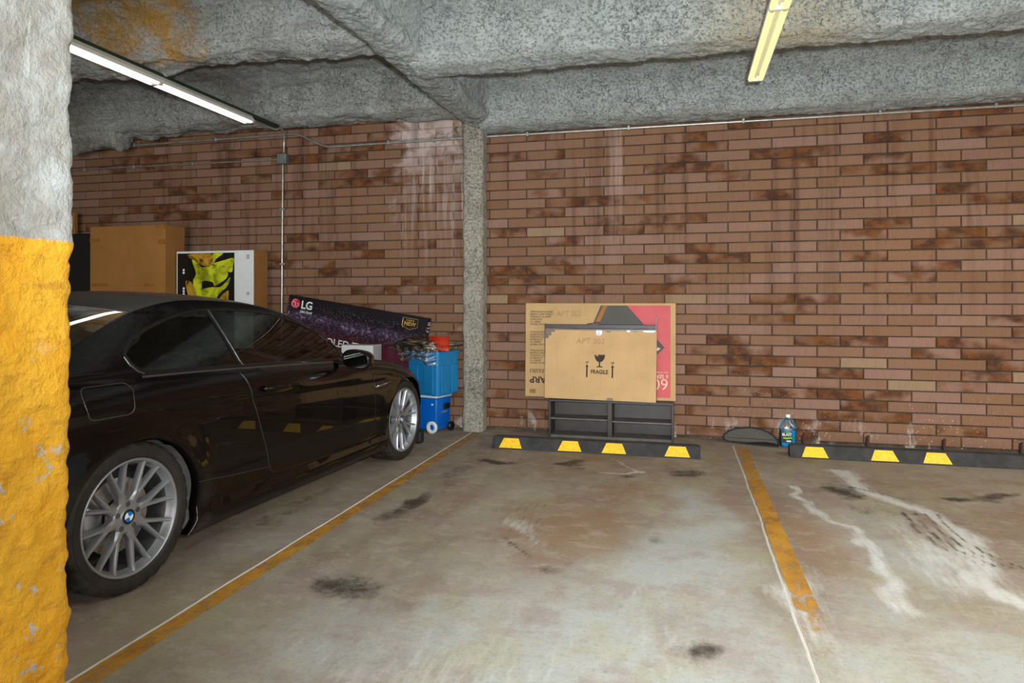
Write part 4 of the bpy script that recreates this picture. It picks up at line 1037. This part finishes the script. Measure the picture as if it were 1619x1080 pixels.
def in_poly(p, poly):
    x, y = p; r = False; j = len(poly) - 1
    for i in range(len(poly)):
        xi, yi = poly[i]; xj, yj = poly[j]
        if (yi > y) != (yj > y) and x < (xj - xi) * (y - yi) / (yj - yi) + xi: r = not r
        j = i
    return r
def dens(pts, st, closed=True):
    out = []; n = len(pts)
    for i in range(n if closed else n - 1):
        a = Vector(pts[i]); b = Vector(pts[(i + 1) % n]); m = max(1, int(math.ceil((b - a).length / st)))
        for q in range(m): out.append(tuple(a + (b - a) * q / m))
    if not closed: out.append(tuple(pts[-1]))
    return out
def domain(outline, loops, st):
    pts = []; edges = []
    for L in [outline] + loops:
        b = len(pts); pts += L; edges += [(b + i, b + (i + 1) % len(L)) for i in range(len(L))]
    xs_ = [p[0] for p in outline]; ys_ = [p[1] for p in outline]
    B = np.array(pts)
    y = min(ys_) + st / 2
    while y < max(ys_):
        x = min(xs_) + st / 2
        while x < max(xs_):
            if in_poly((x, y), outline) and np.min(np.hypot(B[:, 0] - x, B[:, 1] - y)) > st * .45: pts.append((x, y))
            x += st
        y += st
    r = geometry.delaunay_2d_cdt([Vector(p) for p in pts], edges, [], 0, 1e-6)
    P2 = [tuple(v) for v in r[0]]; T = [tuple(f) for f in r[2]]
    T = [t for t in T if in_poly((sum(P2[i][0] for i in t) / 3, sum(P2[i][1] for i in t) / 3), outline)]
    return P2, T
def ribbon(name, path, fP, wd, mat, parent, sign=1, off=.0012, closed=False):
    P = [fP(*p) for p in path]; NN = []
    for p in path:
        e = 2e-3; n = (fP(p[0] + e, p[1]) - fP(p[0] - e, p[1])).cross(fP(p[0], p[1] + e) - fP(p[0], p[1] - e)); n.normalize()
        if n.x < -.2: n = -n
        NN.append(n)
    vs, fs = [], []; n = len(P)
    for i in range(n):
        t = (P[(i + 1) % n if closed else min(i + 1, n - 1)] - P[(i - 1) if closed else max(i - 1, 0)]).normalized(); b = NN[i].cross(t).normalized()
        for q, h in ((-1, -.002), (-.6, off), (.6, off), (1, -.002)):
            v = P[i] + b * (q * wd / 2) + NN[i] * h; vs.append((sign * v.x, v.y, v.z))
    for i in range(n if closed else n - 1):
        j = (i + 1) % n
        for q in range(3): fs.append((4 * i + q, 4 * i + q + 1, 4 * j + q + 1, 4 * j + q))
    return mesh_obj(name, vs, fs, mat, parent, True)
# side outline with the wheel arches cut out
ST = .034
ol = []
def arc(c, R):
    a0 = math.asin((AZ - .15) / R)
    return [(c - R * math.cos(a), AZ + R * math.sin(a)) for a in np.linspace(-a0, PI + a0, 60)]
a1, a2 = arc(0, AR), arc(AY, AF)
ol += dens([(U0, .15), a1[0]], ST, False)[:-1] + a1 + dens([a1[-1], a2[0]], ST, False)[1:-1] + a2 + dens([a2[-1], (U1, .15)], ST, False)[1:]
top = [(u, ztop_u(u)) for u in np.linspace(U1, U0, int((U1 - U0) / ST))]
ol += top
door = [(.722, ZT(.722)), (.728, .90), (.75, .84), (.79, .72), (.86, .53), (.92, .37), (.955, .315), (1.02, .295), (1.5, .275), (2.02, .255), (2.10, .275), (2.135, .33), (2.15, .5), (2.14, .65), (2.10, .78), (2.04, ZT(2.04))]
rr = .035
flap = []
for (cx, cy, a0) in ((-.03, .905, 0), (-.21, .905, PI / 2), (-.20, .835, PI), (-.045, .835, 3 * PI / 2)):
    for q in range(5): a = a0 + PI / 2 * q / 4; flap.append((cx - .01 + rr * math.cos(a), cy - .005 + (rr if a < PI + .01 else .03) * math.sin(a)))
doorD = dens(door, ST)
# keep the door's top edge on the outline: drop the points lying on it
nt = len(dens([door[-1], door[0]], ST, False))
doorIn = dens(door, ST, False)[1:-1]
pts2 = None
loops = [flap]
P2, T = domain(ol, [flap, dens([(.722, ZT(.722) - .001)] + door[1:-1] + [(2.04, ZT(2.04) - .001)], ST)], ST)
flapT, doorT, sideT = [], [], []
dpoly = [(.722, ZT(.722) + .02)] + door[1:-1] + [(2.04, ZT(2.04) + .06), (1.3, 1.0)]
for t_ in T:
    c_ = (sum(P2[i][0] for i in t_) / 3, sum(P2[i][1] for i in t_) / 3)
    (flapT if in_poly(c_, flap) else doorT if in_poly(c_, dpoly) else sideT).append(t_)
for sg in (1, -1):
    if sg > 0:
        analytic_mesh('body_side', P2, sideT, bodyP, M_paint, CAR, sg)
        o = analytic_mesh('fuel_flap', P2, flapT, bodyP, M_paint, CAR, sg); ribbon('gap_and_glint', flap, bodyP, .006, M_trimh, o, sg, .0008, True)  # grey ribbon paints in the highlight around the flap edge
    else:
        analytic_mesh('body_side', P2, sideT + flapT, bodyP, M_paint, CAR, sg)
    D_ = analytic_mesh('door', P2, doorT, bodyP, M_paint, CAR, sg)
    ribbon('gap_and_glint', dens(door, .02, False), bodyP, .006, M_seam, D_, sg, .0006)
    ribbon('gap_edge_glint', [(p[0] + .004, p[1]) for p in dens(door[1:7], .02, False)], bodyP, .002, M_trimh, D_, sg, .0012)  # thin pale ribbon stands for the highlight beside the door seam
    # arch lips
    for (A_, c_, R_) in ((a1, 0, AR), (a2, AY, AF)):
        vs, fs = [], []
        for i, p in enumerate(A_):
            v = bodyP(*p); q = bodyP(c_ + (p[0] - c_) * .992, AZ + (p[1] - AZ) * .992)
            vs += [(sg * v.x, v.y, v.z), (sg * (q.x - .006), q.y, q.z), (sg * (v.x - .05), q.y, q.z)]
            if i: fs += [(3 * i - 3, 3 * i - 2, 3 * i + 1, 3 * i), (3 * i - 2, 3 * i - 1, 3 * i + 2, 3 * i + 1)]
        mesh_obj('arch_lip', vs, fs, M_paint, CAR, True)
        bm = bmesh.new(); lathe(bm, [(.78, .374), (.45, .374), (.45, .1)], 40, 'x', -.42, PI + .42)
        for v in bm.verts: v.co = Vector((sg * v.co.x, c_ + v.co.y, AZ + v.co.z))
        lathe(bm, [(.842 if c_ == 0 else .80, .366), (.70, .366)], 20, 'x', -.42, .9)
        bm.verts.ensure_lookup_table()
        for v in bm.verts[-42:]: v.co = Vector((sg * v.co.x, c_ + v.co.y, AZ + v.co.z))
        bm_obj('wheel_liner', bm, M_liner, CAR, True)
    # character lines and lower seams, coloured pale to paint in their highlights
    ribbon('gap_and_glint', dens([(-.36, .62), (-.60, .595), (-.95, .60)], .03, False), bodyP, .005, M_trimh, CAR, sg, .0008)
    ribbon('gap_and_glint', dens([(.345, .408), (.60, .375), (.93, .345)], .03, False), bodyP, .004, M_trimh, CAR, sg, .0006)
    # belt moulding
    beltl = [(u, ztop_u(u) - .004) for u in np.linspace(.09, 1.90, 60)]
    ribbon('belt_moulding', beltl, bodyP, .016, M_trimh, CAR, sg, .004)
# side glass house
def ghP(s, z): return Vector((X(s, z), s, z))
ditch = [(1.935, .874), (1.845, .95), (1.75, 1.022), (1.62, 1.112), (1.47, 1.192), (1.30, 1.248), (1.10, 1.281), (.85, 1.300), (.62, 1.304), (.50, 1.297), (.373, 1.280), (.256, 1.258), (.17, 1.236), (.043, 1.194), (-.073, 1.150), (-.182, 1.105), (-.33, 1.042), (-.46, .985), (-.54, .955)]
dl = [tuple(p) for p in catmull(ditch, 5)]
beltline = [(s, ZT(s)) for s in np.linspace(-.54, 1.935, 70)][1:-1]
gol = dl + beltline
win = [(.73, 1.250), (.906, 1.249), (1.123, 1.238), (1.279, 1.219), (1.392, 1.194), (1.513, 1.152), (1.64, 1.098), (1.739, 1.044), (1.83, .965), (1.855, .91), (1.85, ZT(1.85) + .010)] + [(s, ZT(s) + .010) for s in np.linspace(1.7, .2, 9)] + [(.13, ZT(.13) + .014), (.096, .978), (.062, 1.010), (.048, 1.050), (.066, 1.083), (.118, 1.121), (.237, 1.165), (.399, 1.208), (.543, 1.237), (.636, 1.246)]
wD = dens(win, .03)
G2, GT = domain(gol, [wD], .035)
frT, glT = [], []
for t_ in GT:
    c_ = (sum(G2[i][0] for i in t_) / 3, sum(G2[i][1] for i in t_) / 3); (glT if in_poly(c_, wD) else frT).append(t_)
bpil = [(.728, 1.25), (.738, 1.15), (.752, 1.07), (.775, .97), (.792, ZT(.79) + .01)]
for sg in (1, -1):
    analytic_mesh('roof_pillar', G2, frT, ghP, M_paint, CAR, sg)
    W_ = analytic_mesh('side_window', G2, glT, ghP, M_glass, CAR, sg, .004)
    ribbon('window_trim', wD, ghP, .020, M_trimb, W_, sg, .001, True)
    ribbon('window_trim', dens(bpil, .03, False), ghP, .026, M_trimb, W_, sg, -.001)
    ribbon('window_trim', [(p[0] + .014, p[1]) for p in dens(bpil, .03, False)], ghP, .007, M_trimh, W_, sg, .003)
    lowc = [(.048, 1.045), (.062, 1.008), (.096, .975), (.125, ZT(.125) + .012)]
    ribbon('window_trim', dens([(p[0] - .010, p[1] - .004) for p in lowc], .015, False), ghP, .008, M_trimh, W_, sg, .004)
    ribbon('roof_ditch', dl[10:66], ghP, .010, M_trimh, CAR, sg, .0005)
# windscreen, roof and rear window as one bowed shell in three parts
nD = len(dl)
def shellP(k_, q):
    s, z = dl[k_]; xd = X(s, z) - .002
    if s > 1.28: f = (s - 1.28) / .655; fb = .07 + .17 * f; ub = .048 * (1 - f) + .04 * f
    elif s > .17: f = (1.28 - s) / 1.11; fb = .07 - .20 * f; ub = .050
    else: f = (.17 - s) / .71; fb = -.13 - .10 * f; ub = .050 + .0 * f
    b = 1 - abs(q) ** 2.2
    return (xd * q, s + fb * b, z + ub * b)
def shell(name, ka, kb, mat, smooth=True):
    vs, fs = [], []; m_ = 41
    for k_ in range(ka, kb + 1):
        for j in range(m_): vs.append(shellP(k_, -1 + 2 * j / (m_ - 1)))
    for a in range(kb - ka):
        for j in range(m_ - 1): fs.append((a * m_ + j, a * m_ + j + 1, (a + 1) * m_ + j + 1, (a + 1) * m_ + j))
    return mesh_obj(name, vs, fs, mat, CAR, True)
ks = [k_ for k_ in range(nD) if dl[k_][0] > 1.30][-1]; kr = [k_ for k_ in range(nD) if dl[k_][0] > .175][-1]
shell('windscreen', 0, ks, M_glass); rf = shell('roof', ks, kr, M_roof); shell('rear_window', kr, nD - 1, M_glass)
for kk in (ks, kr):
    tube_obj('roof_gap', [Vector(shellP(kk, q)) + Vector((0, 0, .0005)) for q in np.linspace(-1, 1, 30)], .0035, M_seam, rf, 6)
# bonnet and boot lid
def deck(name, ua, ub, crown, mat, n=40, ext=None):
    vs, fs = [], []; m_ = 31
    for i in range(n + 1):
        u = ua + (ub - ua) * i / n; p = bodyP(u, ztop_u(u)); cr = crown(p.y)
        for j in range(m_):
            q = -1 + 2 * j / (m_ - 1); yy = p.y + (ext(i / n) * (1 - q * q) if ext else 0)
            vs.append((p.x * q, yy, p.z + cr * (1 - abs(q) ** 2.4) + .010 * math.exp(-((abs(q) - .45) / .12) ** 2) * min(1, cr / .03)))
    for i in range(n):
        for j in range(m_ - 1): fs.append((i * m_ + j, i * m_ + j + 1, (i + 1) * m_ + j + 1, (i + 1) * m_ + j))
    return mesh_obj(name, vs, fs, mat, CAR, True)
bon = deck('bonnet', 1.90, U1, lambda s: .050 * sm((3.37 - s) / .5) , M_paint, 46, lambda f: .24 * max(0, 1 - f * 4))
deck('boot_lid', -.50, U0, lambda s: .045 * sm((s + 1.02) / .3), M_paint, 24, lambda f: -.22 * max(0, 1 - f * 4))
tube_obj('bonnet_gap', [bodyP(u, ztop_u(u)) + Vector((-.012, 0, .004)) for u in np.linspace(1.98, 3.0, 30)], .003, M_seam, bon, 6)
# underbody, grille, lamps (nose and tail are mostly hidden)
bm = bmesh.new(); bbox(bm, -.60, .60, -.95, 3.2, .14, .19, .01, 1); bbox(bm, -.80, .80, .40, 2.28, .14, .20, .01, 1); bm_obj('underbody', bm, M_blackm, CAR)
for sx in (-1, 1):
    bm = bmesh.new(); pts = [(sx * .04, .60), (sx * .17, .60), (sx * .19, .53), (sx * .16, .47), (sx * .05, .47)]
    A = [bm.verts.new((p[0], 3.39, p[1])) for p in pts]; B = [bm.verts.new((p[0], 3.33, p[1])) for p in pts]
    for i in range(5): bm.faces.new((A[i], A[(i + 1) % 5], B[(i + 1) % 5], B[i]))
    bm.faces.new(A); bm.faces.new(B[::-1]); bm_obj('grille', bm, M_chrome, CAR)
    bm = bmesh.new(); bmesh.ops.create_uvsphere(bm, u_segments=20, v_segments=12, radius=1)
    for v in bm.verts: v.co = Vector((sx * (.62 + v.co.x * .14), 3.16 + v.co.y * .09, .56 + v.co.z * .055))
    bm_obj('headlamp', bm, M_chrome, CAR, True)
    bm = bmesh.new(); bmesh.ops.create_uvsphere(bm, u_segments=20, v_segments=12, radius=1)
    for v in bm.verts: v.co = Vector((sx * (.64 + v.co.x * .17), -.88 + v.co.y * .08, .78 + v.co.z * .07))
    bm_obj('tail_lamp', bm, plain('tail_lamp_red', (.25, .01, .01, 1), .2), CAR, True)
# side vent, handle, mirror
for sg in (1, -1):
    c0 = bodyP(2.27, .665)
    bm = bmesh.new(); bbox(bm, -.004, .006, -.13, .11, -.035, .032, .004, 2)
    for v in bm.verts: v.co = Vector((sg * (c0.x + v.co.x - .001), c0.y + v.co.y, c0.z + v.co.z + v.co.y * .05))
    V_ = bm_obj('side_vent', bm, M_blackp, CAR, False)
    bm = bmesh.new(); tube(bm, [(sg * (c0.x + .010), c0.y - .125, c0.z - .004), (sg * (c0.x + .013), c0.y, c0.z + .003), (sg * (c0.x + .008), c0.y + .095, c0.z + .012)], [.009, .011, .012], 12)
    bm_obj('vent_bar', bm, M_chrome, V_, True)
    h0 = bodyP(.98, .793)
    bm = bmesh.new(); tube(bm, round_path([(sg * (h0.x - .005), .885, .800), (sg * (h0.x + .032), .905, .800), (sg * (h0.x + .034), 1.06, .795), (sg * (h0.x - .005), 1.095, .793)], .03, 6), .0125, 12)
    H_ = bm_obj('door_handle', bm, M_paint, CAR, True)
    bm = bmesh.new(); bmesh.ops.create_uvsphere(bm, u_segments=20, v_segments=12, radius=1)
    for v in bm.verts: v.co = Vector((sg * (h0.x + .012 + v.co.x * .022), .872 + v.co.y * .020, .802 + v.co.z * .020))
    bm_obj('lock_cover', bm, M_paint, H_, True)
    # mirror
    mc = Vector((.995, 1.70, .905))
    bm = bmesh.new(); bmesh.ops.create_icosphere(bm, subdivisions=4, radius=1)
    for v in bm.verts:
        p = v.co.copy(); q = Vector([math.copysign(abs(a) ** .7, a) for a in p])
        yb = max(q.y, -.55); tp = 1 - .12 * max(0, yb)
        v.co = Vector((sg * (mc.x + q.x * .105 * tp), mc.y + yb * .085, mc.z + q.z * .066 * tp - .01 * (q.x)))
    MR = bm_obj('door_mirror', bm, M_paint, CAR, True)
    bm = bmesh.new(); pts = [(math.copysign(abs(math.cos(a)) ** .7, math.cos(a)) * .088, math.copysign(abs(math.sin(a)) ** .7, math.sin(a)) * .052) for a in np.linspace(0, 2 * PI, 33)[:-1]]
    A = [bm.verts.new((sg * (mc.x + a), mc.y - .0475, mc.z + b - .01 * a / .105)) for a, b in pts]; B = [bm.verts.new((sg * (mc.x + a), mc.y - .044, mc.z + b - .01 * a / .105)) for a, b in pts]
    for i in range(32): bm.faces.new((A[i], A[(i + 1) % 32], B[(i + 1) % 32], B[i]))
    bm.faces.new(A); bm_obj('mirror_glass', bm, M_mirror, MR)
    bm = bmesh.new(); tube(bm, [(sg * .79, 1.735, .885), (sg * .86, 1.725, .872), (sg * .93, 1.72, .868)], [.030, .024, .03], 10)
    for v in bm.verts: v.co.z = .875 + (v.co.z - .875) * .5
    bm_obj('mirror_foot', bm, M_blackp, MR, True)
# cabin
bm = bmesh.new(); bbox(bm, -.70, .70, -.35, 2.0, .22, .55, .03, 2); bbox(bm, -.66, .66, 1.62, 1.98, .55, .875, .05, 3); bm_obj('cabin_floor', bm, M_inter, CAR)
bm = bmesh.new(); bbox(bm, -.62, .62, -.30, .02, .5, .93, .06, 3); bbox(bm, -.60, .60, -.05, .42, .45, .62, .06, 3); bm_obj('rear_bench', bm, M_seat, CAR, True)
for sx in (-1, 1):
    bm = bmesh.new()
    Mx = Matrix.Translation((sx * .37, .78, .58)) @ Matrix.Rotation(math.radians(14), 4, 'X')
    bbox(bm, -.24, .24, -.06, .07, -.02, .50, .05, 3, Mx); bbox(bm, -.25, -.17, -.02, .12, .0, .40, .035, 3, Mx); bbox(bm, .17, .25, -.02, .12, .0, .40, .035, 3, Mx)
    bbox(bm, -.14, .14, -.045, .05, .50, .665, .04, 3, Mx)
    bbox(bm, -.24, .24, .0, .48, -.10, .03, .05, 3, Mx); bm_obj('front_seat', bm, M_seat, CAR, True)
bm = bmesh.new(); ring = [Vector((.185 * math.cos(a), 0, .185 * math.sin(a))) for a in np.linspace(0, 2 * PI, 33)]; tube(bm, ring, .016, 10, False); bbox(bm, -.16, .16, -.01, .01, -.03, .03, .01, 2); bbox(bm, -.06, .06, -.02, .03, -.16, .06, .02, 2)
o = bm_obj('steering_wheel', bm, M_inter, CAR, True); o.location = (-.37, 1.42, .80); o.rotation_euler = (math.radians(-22), 0, 0)
tube_obj('rear_view_mirror', [(-.10, 1.48, 1.20), (.10, 1.48, 1.20)], .026, M_blackp, CAR, 10)

# wheels
def wheel_parts(parent, R, Wd, first=None):
    K = []
    rr_ = .2575
    g = lambda a, r: (a, r)
    # tyre: sidewall bulge, shoulder, grooved tread
    hw = Wd / 2; prof = [(hw - .020, rr_ - .008), (hw - .004, rr_ + .010), (hw, rr_ + .028), (hw - .003, R - .022), (hw - .010, R - .009), (hw - .024, R - .001)]
    gs = [-.060, -.022, .022, .060]
    x = hw - .026
    for q in sorted(gs, reverse=True):
        prof += [(q + .007, R), (q + .006, R - .010), (q - .006, R - .010), (q - .007, R)]
    prof += [(-hw + .024, R - .001), (-hw + .01, R - .009), (-hw, rr_ + .03), (-hw + .02, rr_ - .008)]
    bm = bmesh.new(); rings = lathe(bm, prof, 120)
    # shoulder blocks: cut sipes by sinking every few columns
    for ri in range(4, 7):
        for k_ in range(0, 120, 4):
            v = rings[ri][k_]; v.co.y *= 1 - .022; v.co.z *= 1 - .022
    for q in range(len(gs) - 1):
        for ri in (6 + q * 4 + 3, 6 + q * 4 + 4):
            for k_ in range(0, 120, 4):
                v = rings[ri][(k_ + q) % 120]; v.co.y *= 1 - .022; v.co.z *= 1 - .022
    o = bm_obj('tyre', bm, M_tyre, parent); smooth_by_angle(o, 28)
    # side wall rings
    bm = bmesh.new(); lathe(bm, [(hw + .0003, rr_ + .036), (hw + .0014, rr_ + .039), (hw + .0003, rr_ + .042)], 90); bm_obj('sidewall_ring', bm, M_tyre, parent, True)
    # rim barrel with flange
    xo = hw - .010
    bm = bmesh.new(); lathe(bm, [(xo - .012, rr_ + .003), (xo + .002, rr_ + .001), (xo + .004, rr_ - .006), (xo - .004, rr_ - .011), (xo - .018, rr_ - .016), (xo - .03, rr_ - .020), (xo - .04, rr_ - .026)], 90)
    bm_obj('rim', bm, M_alloy, parent, True)
    bm = bmesh.new(); lathe(bm, [(xo - .04, rr_ - .026), (xo - .06, rr_ - .036), (xo - .16, rr_ - .04), (-hw + .03, rr_ - .022), (-hw + .015, rr_)], 60)
    bm_obj('rim_barrel', bm, M_barrel, parent, True)
    # spokes: Y shaped
    for i in range(SP):
        K.append(('spoke', i))
    bm = bmesh.new()
    for sd in (-1, 1):
        rows = []
        for q in range(17):
            f = q / 16; r = .045 + f * (rr_ - .012 - .045)
            ea, eb = sd * PI / SP * .11, sd * PI / SP * .47
            ra, rb = .108, rr_ - .012
            g_ = min(1, max(0, (r - ra) / (rb - ra))); px_ = ra * math.cos(ea) * (1 - g_) + rb * math.cos(eb) * g_; py_ = ra * math.sin(ea) * (1 - g_) + rb * math.sin(eb) * g_
            e = math.atan2(py_, px_) if r > ra else ea
            wdt = .0130 * (1 - f) + .0080 * f + .012 * max(0, 1 - f * 3.4)
            xf = xo - .030 + .018 * f + (.008 if f > .9 else 0) * (f - .9) * 8; dp = .040 - .012 * f
            d_ = Vector((0, math.cos(e), math.sin(e))); tt = Vector((0, -math.sin(e), math.cos(e)))
            # aim the cross direction along the true blade direction
            c_ = d_ * r
            rows.append([bm.verts.new(c_ + tt * a * wdt + Vector((xf + b, 0, 0))) for a, b in ((-1, -dp), (-1.05, -.008), (-.45, 0), (.45, 0), (1.05, -.008), (1, -dp))])
        for A, B in zip(rows, rows[1:]):
            for j in range(6): bm.faces.new((A[j], A[(j + 1) % 6], B[(j + 1) % 6], B[j]))
        bm.faces.new(rows[-1])
    sp = bm_obj('spoke', bm, M_alloy, parent); smooth_by_angle(sp, 40); sp.rotation_euler = (math.radians(90 / SP + 4), 0, 0)
    for i in range(1, SP):
        c_ = sp.copy(); COL.objects.link(c_); c_.parent = parent; c_.rotation_euler = (math.radians(90 / SP + 4) + 2 * PI * i / SP, 0, 0)
    # hub
    xh = xo - .028
    bm = bmesh.new(); lathe(bm, [(xh - .05, .074), (xh - .004, .074), (xh + .001, .068), (xh + .001, .040), (xh + .006, .036), (xh + .006, .0)], 60); o = bm_obj('hub', bm, M_alloy, parent); smooth_by_angle(o, 35)
    for i in range(5):
        a = 2 * PI * i / 5 + .3; bm = bmesh.new(); lathe(bm, [(xh - .004, .0), (xh + .0016, .0001), (xh + .0016, .0125), (xh - .004, .0135)], 18)
        for v in bm.verts: v.co += Vector((0, .056 * math.cos(a), .056 * math.sin(a)))
        o = bm_obj('wheel_bolt', bm, M_lug, parent, False)
    # roundel
    vs, fs, fm = [], [], []
    n = 40
    vs.append((xh + .0085, 0, 0))
    for k_ in range(n): a = 2 * PI * k_ / n; vs.append((xh + .0080, .0225 * math.cos(a), .0225 * math.sin(a)))
    for k_ in range(n): a = 2 * PI * k_ / n; vs.append((xh + .0070, .033 * math.cos(a), .033 * math.sin(a)))
    for k_ in range(n): a = 2 * PI * k_ / n; vs.append((xh + .0, .034 * math.cos(a), .034 * math.sin(a)))
    for k_ in range(n):
        k2 = (k_ + 1) % n; fs.append((0, 1 + k_, 1 + k2)); fm.append(0 if ((k_ // 10) % 2 == 0) else 1)
        fs.append((1 + k_, 1 + n + k_, 1 + n + k2, 1 + k2)); fm.append(2)
        fs.append((1 + n + k_, 1 + 2 * n + k_, 1 + 2 * n + k2, 1 + n + k2)); fm.append(2)
    o = mesh_obj('centre_cap', vs, fs, None, parent, False, [M_bmwb, M_bmww, M_blackp], fm); o.rotation_euler = (.35, 0, 0)
    # brake disc and caliper
    bm = bmesh.new(); lathe(bm, [(xh - .06, .08), (xh - .062, .168), (xh - .085, .168), (xh - .085, .08)], 60); o = bm_obj('brake_disc', bm, M_alloyd, parent); smooth_by_angle(o, 35)
    bm = bmesh.new(); lathe(bm, [(xh - .11, .10), (xh - .045, .11), (xh - .040, .165), (xh - .05, .185), (xh - .12, .185)], 24, 'x', PI * .86, PI * 1.18); bm_obj('brake_caliper', bm, M_alloy, parent, True)
    bm = bmesh.new(); lathe(bm, [(xh - .15, .0), (xh - .15, .20)], 40); bm_obj('brake_shield', bm, M_blackm, parent)
SP = 8
for (y, R_, Wd) in ((0, .334, .265), (AY, .327, .245)):
    for sg in (1, -1):
        Wh = bpy.data.objects.new('wheel', None); link(Wh, CAR); Wh.location = (sg * (.852 - Wd / 2), y, R_)
        if sg > 0: wheel_parts(Wh, R_, Wd); proto = Wh
        else:
            Wh.rotation_euler = (0, 0, PI)
            for ch in list(proto.children):
                c_ = ch.copy(); COL.objects.link(c_); c_.parent = Wh
# mud flap in front of the front wheel (splitter corner seen under the nose)
bm = bmesh.new(); bbox(bm, .70, .84, 3.02, 3.10, .06, .17, .02, 2); bm_obj('corner_flap', bm, M_blackm, CAR)
